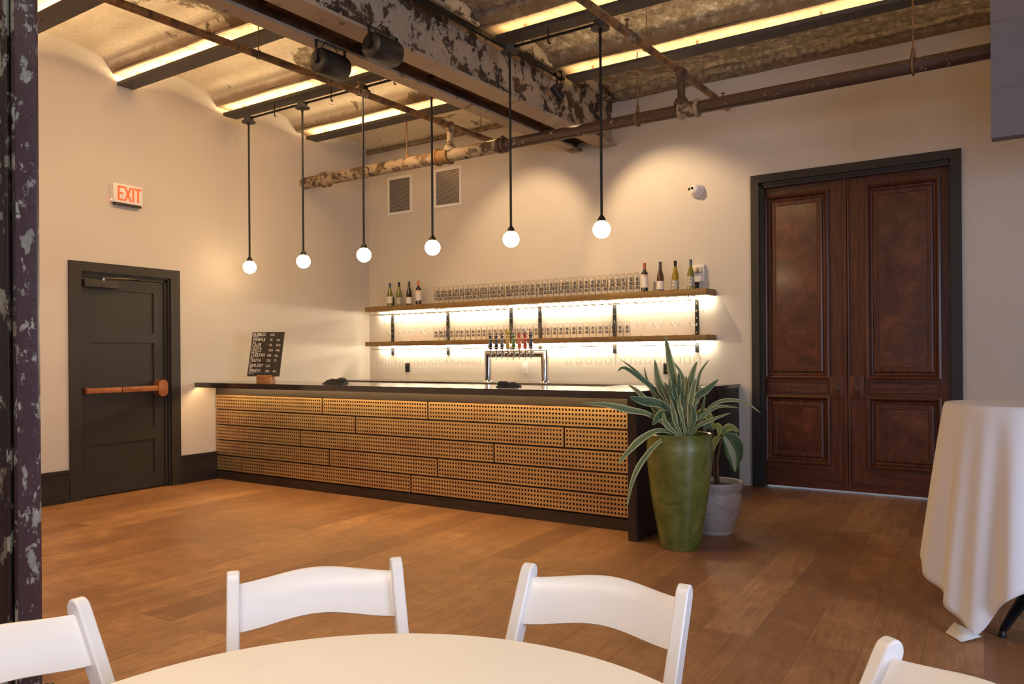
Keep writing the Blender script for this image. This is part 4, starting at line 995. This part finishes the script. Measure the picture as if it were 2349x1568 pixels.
for i, (nm, col, tip) in enumerate(taps):
    x = at(1124+13.25*i, 800, Y=TY-0.07).x - (tx0+tx1)/2
    m = MB(); m.tube([(x, -0.02, zt-0.005), (x, -0.055, zt-0.005)], 0.013, 10); m.tube([(x, -0.055, zt+0.055), (x, -0.055, zt-0.012), (x, -0.063, zt-0.045), (x, -0.070, zt-0.065)], [0.006, 0.014, 0.009, 0.008], 10)
    fa = m.build('faucet', M['chrome'], tw)
    m = MB(); zb = zt+0.05
    m.lathe(((0.001, zb), (0.016, zb+0.002), (0.0225, zb+0.012), (0.0225, zb+0.120), (0.019, zb+0.128), (0.0165, zb+0.140), (0.025, zb+0.146), (0.025, zb+0.152), (0.014, zb+0.160), (0.001, zb+0.165)), (x, -0.060, 0), 18)
    hd = m.build('tap_handle', plain(nm+'_handle', col, 0.3, nz=0.1, coat=0.4), fa); hd['label'] = nm + ' tap handle'
    m = MB(); cz = zb+0.187; rb = 0.028 if i in (5, 6) else 0.0225
    if i in (5, 6): m.lathe([(max(0.0005, rb*sin(pi*k/12)), cz-rb*cos(pi*k/12)) for k in range(13)] , (x, -0.060, 0), 16)
    else: m.lathe([(max(0.0005, rb*sin(pi*k/12)), cz-rb*cos(pi*k/12)) for k in range(8)] + [(0.010, cz+0.026), (0.0005, cz+0.048)], (x, -0.060, 0), 16)
    m.build('finial', plain(nm+'_finial', tip, 0.35), hd)
    m = MB(); m.lathe(((0.0231, zb+0.113), (0.0231, zb+0.119)), (x, -0.060, 0), 18); m.lathe(((0.0231, zb+0.018), (0.0231, zb+0.025)), (x, -0.060, 0), 18)
    for k in range(7): m.box(x-0.003, x+0.003, -0.0840, -0.0820, zb+0.038+k*0.010, zb+0.044+k*0.010)
    m.build('band', M['paper'], hd)

# ------------------------------------------------------------------ things on the counter
bl = empty('wooden_block', (-6.90, 5.50, BZ), 'small orange wood block holding up the chalk menu', 'wood block', rz=R(20))
m = MB()
m.box(-0.085, 0.075, -0.055, -0.004, 0.0, 0.078, bev=0.004); m.box(-0.085, 0.075, 0.006, 0.055, 0.0, 0.078, bev=0.004); m.box(-0.085, 0.075, -0.05, 0.05, 0.0, 0.03)
m.build('block', M['blockwood'], bl)
bd = empty('menu_board', (-6.935, 5.487, BZ+0.064), 'leaning black chalk menu board listing drinks and prices', 'menu board', rz=R(20))
bw, bh = 0.38, 0.482
TB = Matrix.Rotation(R(0.5), 4, 'Y') @ Matrix.Rotation(R(-13), 4, 'X') @ Matrix.Translation((0, 0, 0))
m = MB(); m.box(-bw/2, bw/2, -0.003, 0.003, 0.0, bh, T=TB); m.build('board', M['board'], bd, smooth=False)
rows_ = [('BUBBLES', '6.2%', '', 'SPARKLING'), ('WHIFFLE', '5%', '6oz', 'PILSNER'), ('CALFE', '6%', '25oz', 'COFFEE BROWN ALE'), ('UNCLE', '4.2%', '14oz', 'KOLSCH STYLE'), ('CHEETAH', '4.8%', '6oz', 'LAGER'), ('TRUTH', '7.2%', '75', 'IPA'), ('SEMI-DRY', '6.2%', '', 'CIDER'), ('WINDO', '3.8%', '6oz', 'WHEAT ALE')]
lines = []
for i, (a, b_, c_, s_) in enumerate(rows_):
    y = bh-0.044-i*0.0565
    sx = -bw/2+0.012
    lines += [(a, sx/0.74, y, 0.052), (s_, sx/0.74, y-0.015, 0.016), (b_, (0.028 - (0.012 if i > 3 else 0))/0.74, y+0.002, 0.036)]
    if c_: lines.append((c_, 0.108/0.74, y+0.002, 0.036))
TT = TB @ Matrix(((0.74, 0, 0, 0), (0, 0, -1, -0.0035), (0, 1, 0, 0.0), (0, 0, 0, 1)))
text_mesh(lines, bd, M['chalk'], 'lettering', TT, 0.0005)
def cloth(x, y, w, d, h, rz, lab, seed):
    random.seed(seed)
    o = empty('folded_cloth', (x, y, BZ), lab, 'cloth', 'black cloths on the bar', rz)
    for L in range(2):
        m = MB(); nx, ny = 16, 10; G = []
        for i in range(nx+1):
            row = []
            for j in range(ny+1):
                u, v_ = i/nx*2-1, j/ny*2-1
                ex_ = 1+0.06*sin(j*1.3+seed+L); xx = u*w/2*ex_*(1-0.12*L); yy = v_*d/2*(1+0.08*sin(i*0.9+seed))*(1-0.2*L)
                e = min(1, (1-abs(u)**6)*(1-abs(v_)**6)*1.6)
                z = (L*h*0.45+0.004) + h*0.45*e*(0.75+0.35*sin(u*4+seed+L*2)*cos(v_*3+seed)) + (0.012*u if seed % 2 else -0.012*u)*L
                row.append(m.v((xx, yy, max(0.003, z))))
            G.append(row)
        B = [[m.v((vv.co.x, vv.co.y, max(0.001, vv.co.z-h*0.4))) for vv in row] for row in G]
        for i in range(nx):
            for j in range(ny):
                m.f([G[i][j], G[i+1][j], G[i+1][j+1], G[i][j+1]]); m.f([B[i][j], B[i][j+1], B[i+1][j+1], B[i+1][j]])
        for i in range(nx): m.f([G[i][0], B[i][0], B[i+1][0], G[i+1][0]]); m.f([G[i][ny], G[i+1][ny], B[i+1][ny], B[i][ny]])
        for j in range(ny): m.f([G[0][j], G[0][j+1], B[0][j+1], B[0][j]]); m.f([G[nx][j], B[nx][j], B[nx][j+1], G[nx][j+1]])
        m.build('fold', M['cloth_black'], o, ang=80)
cloth(-5.84, 5.48, 0.20, 0.15, 0.055, R(20), 'folded black cloth on the bar right of the menu board', 1)
cloth(-3.80, 5.50, 0.20, 0.16, 0.045, R(28), 'crumpled black cloth on the bar in front of the tap tower', 4)

# ------------------------------------------------------------------ plants
def leafstrip(m, pts, w, mi=0, fold=0.25, wave=0.0, nseg=14):
    P = [Vector(p) for p in pts]
    def cr(t):
        n = len(P)-1; f_ = t*n; i = min(int(f_), n-1); u = f_-i
        p0, p1, p2, p3 = P[max(i-1, 0)], P[i], P[i+1], P[min(i+2, n)]
        return 0.5*((2*p1)+(p2-p0)*u+(2*p0-5*p1+4*p2-p3)*u*u+(3*p1-p0-3*p2+p3)*u**3)
    side = None; prev = None
    for k in range(nseg+1):
        t = k/nseg; c = cr(t); tn = (cr(min(1, t+0.02))-cr(max(0, t-0.02))).normalized()
        view = (c-CAM).normalized()
        sd = tn.cross(Vector((0.35, -0.9, 0.35))).normalized()
        if side is not None and sd.dot(side) < 0: sd = -sd
        side = sd; up = sd.cross(tn).normalized()
        ww = w*0.40*max(0.02, (0.35+1.3*t)*min(1, (1-t)*2.2)**0.75 if t < 0.55 else min(1.065, 1.065*((1-t)/0.45)**0.7))
        vs = [m.v(c + sd*ww*q + up*(abs(q)*ww*fold)) for q in (-1, -0.5, 0, 0.5, 1)]
        if prev:
            for q in range(4):
                fa = m.f([prev[0][q], prev[0][q+1], vs[q+1], vs[q]], mi)
                if fa:
                    for lp, (uu, vv) in zip(fa.loops, ((q/4, prev[1]), ((q+1)/4, prev[1]), ((q+1)/4, t), (q/4, t))): lp[m.uv].uv = (uu, vv)
        prev = (vs, t)
D0 = 5.52
gp = empty('potted_plant', (-2.165, 5.19, 0), 'tall green glazed planter with a spiky variegated plant at the bar end', 'potted plant')
base = Vector((-2.165, 5.19, 0))
m = MB(); m.lathe(((0.001, 0.0), (0.125, 0.0), (0.133, 0.012), (0.150, 0.10), (0.172, 0.22), (0.195, 0.36), (0.212, 0.50), (0.222, 0.62), (0.224, 0.70), (0.218, 0.752), (0.221, 0.765), (0.222, 0.778), (0.214, 0.785), (0.203, 0.778), (0.200, 0.70), (0.001, 0.70)), n=56); m.build('pot', M['glaze'], gp)
m = MB(); m.lathe(((0.001, 0.745), (0.10, 0.750), (0.18, 0.742), (0.200, 0.735), (0.200, 0.71)), n=32); m.build('soil', M['soil'], gp)
def P5(px_, py_, dd): return at(px_, py_, D=D0+dd) - base
Lf = [  # image-space shape, depth offset base->tip, width (m), material
 ([(1565,985),(1550,900),(1537,830),(1526,768)], 0.05,-0.02, 0.072,0), ([(1560,985),(1535,920),(1512,880),(1502,824)], 0,-0.05,0.085,0),
 ([(1565,985),(1545,950),(1509,901),(1467,865),(1432,843),(1416,852)], 0.05,-0.10,0.045,1), ([(1500,905),(1481,873),(1452,845),(1425,825)], -0.0,0.05,0.022,1),
 ([(1530,960),(1510,925),(1485,873),(1478,840)],0,0.05,0.026,0), ([(1545,985),(1520,955),(1467,901),(1441,882)],0.05,0.10,0.046,0),
 ([(1560,980),(1523,931),(1471,919),(1444,910)],-0.03,-0.16,0.085,1), ([(1545,985),(1488,950),(1443,940),(1390,928),(1334,924)],-0.05,-0.18,0.062,0),
 ([(1555,985),(1530,950),(1512,955),(1497,975)],-0.06,-0.16,0.080,1), ([(1548,994),(1509,987),(1471,1007),(1439,1038),(1416,1065)],-0.10,-0.26,0.060,0),
 ([(1562,1000),(1516,1010),(1474,1056),(1450,1105),(1438,1165)],-0.14,-0.27,0.046,0), ([(1575,985),(1578,930),(1587,863),(1599,828)],0.05,0.05,0.066,0),
 ([(1580,985),(1597,900),(1606,855),(1627,824)],0.05,0.12,0.030,0), ([(1580,985),(1597,915),(1622,893),(1648,870)],-0.02,-0.05,0.068,1),
 ([(1590,998),(1611,957),(1636,928),(1671,917),(1713,924),(1747,949)],0,-0.05,0.034,0), ([(1590,998),(1597,978),(1625,943),(1657,931),(1699,936)],0,0.05,0.034,0),
 ([(1590,998),(1600,978),(1636,961),(1677,946)],-0.05,-0.12,0.034,0), ([(1583,1000),(1581,950),(1590,891),(1597,868)],-0.12,-0.14,0.052,0),
 ([(1571,1000),(1566,960),(1558,930),(1562,900)],-0.12,-0.12,0.036,0), ([(1571,985),(1571,908),(1564,860),(1543,828)],0.08,0.1,0.036,0),
 ([(1560,985),(1548,940),(1540,900),(1534,866)],-0.05,-0.08,0.05,0), ([(1575,990),(1566,930),(1566,890),(1570,862)],0.02,0.0,0.05,0),
 ([(1555,985),(1530,935),(1515,905),(1505,880)],0.08,0.12,0.05,0), ([(1570,990),(1585,940),(1600,915),(1607,882)],0.08,0.14,0.045,0),
 ([(1585,1000),(1605,965),(1612,935),(1618,905)],0.05,0.12,0.03,0), ([(1550,995),(1530,965),(1510,955),(1490,925)],0.1,0.18,0.05,0),
 ([(1565,1000),(1552,975),(1545,945),(1538,915)],-0.12,-0.16,0.046,0), ([(1558,998),(1540,985),(1525,968),(1522,945)],-0.12,-0.15,0.05,0),
 ([(1578,1000),(1590,970),(1592,950),(1584,925)],-0.13,-0.15,0.05,1), ([(1560,990),(1535,950),(1518,935),(1500,930)],0.12,0.2,0.05,0),
 ([(1570,990),(1560,940),(1552,905),(1556,875)],0.1,0.12,0.05,1), ([(1580,990),(1592,950),(1588,910),(1578,885)],0.12,0.16,0.05,1)]
random.seed(11)
for k in range(30):                              # inner crown of narrower leaves
    tx_ = 1566+random.uniform(-62, 58); ty_ = 860+abs(tx_-1566)*0.75+random.uniform(-18, 55); b0 = 1566+random.uniform(-14, 18); dd_ = random.uniform(-0.16, 0.18)
    Lf.append(([(b0, 994), (b0+(tx_-b0)*0.35, 994-(994-ty_)*0.45), (b0+(tx_-b0)*0.75, 994-(994-ty_)*0.85), (tx_, ty_)], dd_*0.4, dd_, random.uniform(0.026, 0.05), 0 if k % 4 else 1))
m = MB()
for pts, d0, d1_, w_, mi_ in Lf:
    n = len(pts)-1; leafstrip(m, [P5(p[0], p[1], d0+(d1_-d0)*i/n) for i, p in enumerate(pts)], w_, mi_)
o = m.build('foliage', [M['leaf'], M['leafdark']], gp, ang=80)
md = o.modifiers.new('thick', 'SOLIDIFY'); md.thickness = 0.0015
D1 = 5.95; wb = Vector((-2.130, 5.77, 0))
wp = empty('potted_plant', wb, 'speckled white planter with a broad-leaved plant behind the green planter', 'potted plant')
m = MB(); m.lathe(((0.001, 0), (0.130, 0.0), (0.136, 0.012), (0.128, 0.022), (0.150, 0.07), (0.185, 0.16), (0.197, 0.23), (0.192, 0.285), (0.184, 0.305), (0.188, 0.315), (0.205, 0.345), (0.208, 0.372), (0.200, 0.385), (0.186, 0.380), (0.178, 0.335), (0.001, 0.33)), n=48); m.build('pot', M['speck'], wp)
m = MB(); m.lathe(((0.001, 0.350), (0.10, 0.352), (0.178, 0.345), (0.178, 0.335)), n=24); m.build('soil', M['soil'], wp)
def P6(px_, py_, dd): return at(px_, py_, D=D1+dd) - wb
m = MB(); m.tube([P6(1648, 1110, 0), P6(1645, 1060, 0), P6(1652, 1020, 0), P6(1658, 998, -0.02)], [0.013, 0.011, 0.008, 0.006], 8)
m.tube([P6(1642, 1110, 0.03), P6(1636, 1060, 0.03), P6(1640, 1010, 0.05), P6(1632, 985, 0.05)], [0.012, 0.010, 0.007, 0.005], 8); m.build('stem', M['stem'], wp)
m = MB()
for pts, dd, w_, mi_ in (([(1658,998),(1672,1020),(1682,1050),(1687,1083)], -0.10, 0.125, 0), ([(1660,996),(1685,1005),(1696,1030),(1697,1060)], 0.02, 0.10, 1), ([(1655,998),(1662,985),(1678,980),(1695,990)], -0.03, 0.075, 2),
                         ([(1655,1000),(1645,1005),(1640,1015),(1636,1035)], -0.12, 0.06, 2), ([(1632,985),(1628,960),(1612,945),(1596,950)], 0.08, 0.09, 2), ([(1632,985),(1645,975),(1650,985),(1648,1000)], -0.05, 0.06, 2), ([(1632,985),(1625,972),(1620,975),(1616,990)], -0.02, 0.06, 1),
                         ([(1656,998),(1668,990),(1684,998),(1690,1015)], 0.08, 0.08, 1)):
    n = len(pts)-1; leafstrip(m, [P6(p[0], p[1], dd*i/n) for i, p in enumerate(pts)], w_, mi_, 0.3)
o = m.build('foliage', [M['leafpale'], M['leafdark'], M['leafyel']], wp, ang=80); md = o.modifiers.new('thick', 'SOLIDIFY'); md.thickness = 0.0015

# ------------------------------------------------------------------ cocktail table with cloth, right edge
hc = Vector((-0.125, 4.72, 0)); RT = 0.372
ct = empty('cocktail_table', hc, 'tall round cocktail table with black iron foot under the white cloth', 'table')
m = MB(); m.lathe(((0.001, 1.035), (RT-0.01, 1.035), (RT-0.006, 1.04), (RT-0.006, 1.060), (0.001, 1.062)), n=40); m.build('tabletop', M['tablewhite'], ct)
m = MB(); m.tube([(0, 0, 0.10), (0, 0, 1.035)], 0.035, 16); m.build('post', M['ironblack'], ct)
for k in range(4):
    a = R(-106)+k*pi/2; m = MB()
    m.tube([(0.03*cos(a), 0.03*sin(a), 0.16), (0.12*cos(a), 0.12*sin(a), 0.115), (0.25*cos(a), 0.25*sin(a), 0.075), (0.36*cos(a), 0.36*sin(a), 0.035), (0.385*cos(a), 0.385*sin(a), 0.03)], [0.034, 0.030, 0.024, 0.019, 0.014], 10, flat=0.7)
    m.lathe(((0.018, 0.0), (0.018, 0.014), (0.010, 0.030)), (0.382*cos(a), 0.382*sin(a), 0), 10)
    m.build('leg', M['ironblack'], ct)
cl = MB(); NA = 288; NT = 34; rows = []
dirc = math.atan2(4.218-hc.y, -0.356-hc.x)          # cloth corner that touches the floor
def hem(th):
    d = (th-dirc+pi) % (2*pi) - pi                   # 0 at the corner that touches the floor
    if d > 0: return 0.012 + 0.21*(1-math.exp(-(d/0.20)**1.6)) + 0.04*sin(3*d)**2
    return 0.012 + 0.33*min(1, -d/1.15)**0.95
def foldf(th, t):
    a = 0.50*sin(11*th+0.8)+0.42*sin(19*th+2.0+0.8*sin(3*th))+0.30*sin(6*th-0.6)
    return a
rows.append([cl.v((0, 0, 1.0665))])
for rr in (0.1, 0.2, 0.3, RT-0.010): rows.append([cl.v((rr*cos(2*pi*j/NA), rr*sin(2*pi*j/NA), 1.0665)) for j in range(NA)])
for k in range(NT+1):
    t = k/NT; row = []
    for j in range(NA):
        th = 2*pi*j/NA; zb = hem(th); z = 1.0655-(1.0655-zb)*t if k else 1.0655
        drop = 1.0655-z
        fl = RT + 0.13*(drop/1.05)**0.9 + 0.004
        amp = 0.034*min(1, drop*1.3)**0.9
        r_ = fl + amp*foldf(th, t)
        if k == 0: r_ = RT
        row.append(cl.v((r_*cos(th), r_*sin(th), z)))
    rows.append(row)
for j in range(NA): cl.f([rows[0][0], rows[1][j], rows[1][(j+1) % NA]])
for a, b_ in zip(rows[1:], rows[2:]):
    for j in range(NA): cl.f([a[j], b_[j], b_[(j+1) % NA], a[(j+1) % NA]])
# little tail of the corner lying on the floor
ca = Vector((cos(dirc), sin(dirc), 0)); sa = Vector((-sin(dirc), cos(dirc), 0)); rb = RT+0.13+0.02
q0 = [cl.v(ca*(rb-0.02)+sa*0.03+Z_*0.016), cl.v(ca*(rb-0.01)-sa*0.09+Z_*0.05), cl.v(ca*(rb+0.03)-sa*0.11+Z_*0.004), cl.v(ca*(rb+0.09)+Z_*0.003)]
cl.f(q0)
o = cl.build('tablecloth', M['linen'], None, ang=80); o.location = hc
md = o.modifiers.new('thick', 'SOLIDIFY'); md.thickness = 0.0018; md.offset = 1
tag(o, 'white linen cloth draped to the floor over the tall cocktail table at the right edge', 'tablecloth')

# ------------------------------------------------------------------ foreground round table
TC = Vector((-0.81, 0.765, 0)); TR = 0.61
ft = empty('round_table', TC, 'round cream topped table in the foreground with white chairs behind it', 'table')
m = MB(); prof = [(0.001, 0.738), (TR-0.02, 0.738)] + [(TR-0.012+0.012*sin(a), 0.726+0.012*cos(a)) for a in [pi*k/8 for k in range(1, 8)]] + [(TR-0.02, 0.714), (0.001, 0.714)]
m.lathe(prof, n=160); m.build('tabletop', M['tablewhite'], ft, ang=25)
for sx in (-1, 1):
    for sy in (-1, 1):
        m = MB(); m.tube([(sx*0.30, sy*0.26, 0.714), (sx*0.36, sy*0.30, 0.0)], 0.016, 12); m.build('leg', M['steel'], ft)
m = MB(); m.tube([(-0.36, 0.27, 0.35), (-0.36, -0.27, 0.35)], 0.012, 8); m.tube([(0.36, 0.27, 0.35), (0.36, -0.27, 0.35)], 0.012, 8); m.tube([(-0.31, 0, 0.705), (0.31, 0, 0.705)], 0.014, 8); m.build('stretcher', M['steel'], ft)

# ------------------------------------------------------------------ white folding chairs
def make_chair(lab):
    o = empty('folding_chair', (0, 0, 0), lab, 'chair', 'white folding chairs around the foreground table')
    W2 = 0.195; top = Vector((0, -0.20, 0.81)); foot = Vector((0, 0.235, 0.0)); ax = (top-foot)
    L = ax.length; az = ax.normalized()
    for s_ in (-1, 1):
        # post with half-round top, section 28 mm across, 46 mm deep
        T = Matrix.Translation((s_*W2, foot.y, 0)) @ Matrix(((1, 0, 0, 0), (0, az.z, az.y, 0), (0, -az.y, az.z, 0), (0, 0, 0, 1)))
        pr = [(-0.021, 0.0), (0.021, 0.0), (0.022, L-0.035)] + [(0.022*cos(a), L-0.030+0.030*sin(a)) for a in [pi*k/10 for k in range(1, 10)]] + [(-0.022, L-0.035)]
        TP = T @ Matrix(((0, 0, 1, -0.0145), (1, 0, 0, 0), (0, 1, 0, 0), (0, 0, 0, 1)))
        m = MB(); m.prism(pr, 0.029, TP); ob = m.build('post', M['chairwhite'], o, ang=30)
        bv = ob.modifiers.new('bev', 'BEVEL'); bv.width = 0.004; bv.segments = 2; bv.limit_method = 'ANGLE'; bv.angle_limit = R(40)
        # short leg from the back foot, crossing the post inside
        T2f, T2t = Vector((0, -0.245, 0)), Vector((0, -0.035, 0.64)); a2 = (T2t-T2f).normalized(); L2 = (T2t-T2f).length
        T2 = Matrix.Translation((s_*(W2-0.034), T2f.y, 0)) @ Matrix(((1, 0, 0, 0), (0, a2.z, a2.y, 0), (0, -a2.y, a2.z, 0), (0, 0, 0, 1)))
        pr2 = [(-0.018, 0.0), (0.018, 0.0), (0.019, L2-0.02)] + [(0.019*cos(a), L2-0.02+0.02*sin(a)) for a in [pi*k/8 for k in range(1, 8)]] + [(-0.019, L2-0.02)]
        m = MB(); m.prism(pr2, 0.024, T2 @ Matrix(((0, 0, 1, -0.012), (1, 0, 0, 0), (0, 1, 0, 0), (0, 0, 0, 1)))); m.build('leg', M['chairwhite'], o, ang=30)
    # curved back rail with a gentle crest
    m = MB(); n = 20; G = []
    for i in range(n+1):
        u = i/n*2-1; c_ = 1-u*u
        zt = 0.778+0.015*cos(u*pi/2)**2; zb = 0.684+0.017*cos(u*pi/2)**2
        yb = -0.034*c_
        def pt(z, d): t = z/0.81; return Vector((u*(W2-0.008), foot.y+ax.y*t+yb*(0.6+0.4*(z-0.65)/0.13)+d, z))
        G.append([m.v(pt(zt, -0.007)), m.v(pt(zt+0.003, 0.0)), m.v(pt(zt, 0.007)), m.v(pt((zt+zb)/2, 0.008)), m.v(pt(zb, 0.007)), m.v(pt(zb-0.003, 0)), m.v(pt(zb, -0.007)), m.v(pt((zt+zb)/2, -0.006))])
    for a, b_ in zip(G, G[1:]):
        for q in range(8): m.f([a[q], a[(q+1) % 8], b_[(q+1) % 8], b_[q]])
    m.f(G[0]); m.f(G[-1][::-1]); m.build('backrest', M['chairwhite'], o, ang=50)
    m = MB(); m.box(-0.145, 0.145, -0.10, 0.27, 0.430, 0.462, bev=0.012); m.build('seat', M['chairwhite'], o)
    m = MB(); m.tube([(-W2, 0.165, 0.13), (W2, 0.165, 0.13)], 0.010, 8); m.tube([(-W2+0.03, -0.16, 0.19), (W2-0.03, -0.16, 0.19)], 0.010, 8); m.build('stretcher', M['chairwhite'], o)
    return o
def chair_pose(pl, pr):
    pl, pr = Vector(pl), Vector(pr); c = (pl+pr)/2; r_ = (pr-pl)
    # chair faces the table: seen from behind-table camera, local +y points to the table
    xa = -r_.normalized() if False else r_.normalized()
    yv = (TC.xy-c).normalized(); rz = math.atan2(-yv.x, yv.y)
    return c, rz
ch0 = make_chair('white folding chair behind the table, left of centre, facing the camera')
def place(o, top_xy, rz):
    v = Vector((0, -0.20)); v.rotate(Matrix.Rotation(rz, 2)); p = Vector(top_xy)-v
    o.location = (p.x, p.y, 0); o.rotation_euler = (0, 0, rz)
def face(a, b):                                     # rz so that local x runs along b-a reversed (chair faces camera side)
    d = Vector(a)-Vector(b); return math.atan2(d.y, d.x)
PA = [((-1.640, 1.208), (-1.405, 1.515)), ((-1.083, 1.655), (-0.690, 1.690)), ((-1.695, 0.49), (-1.742, 0.892)), ((-0.250, 1.570), (0.06, 1.33))]
labs = [None, 'white folding chair behind the table, right of centre, facing the camera', 'white folding chair cut off by the left edge of the photo', 'white folding chair cut off by the bottom right corner, only a post and rail seen']
for i, (a, b_) in enumerate(PA):
    o = ch0 if i == 0 else dup(ch0, (0, 0, 0), label=labs[i])
    c = (Vector(a)+Vector(b_))/2; place(o, c, face(a, b_))
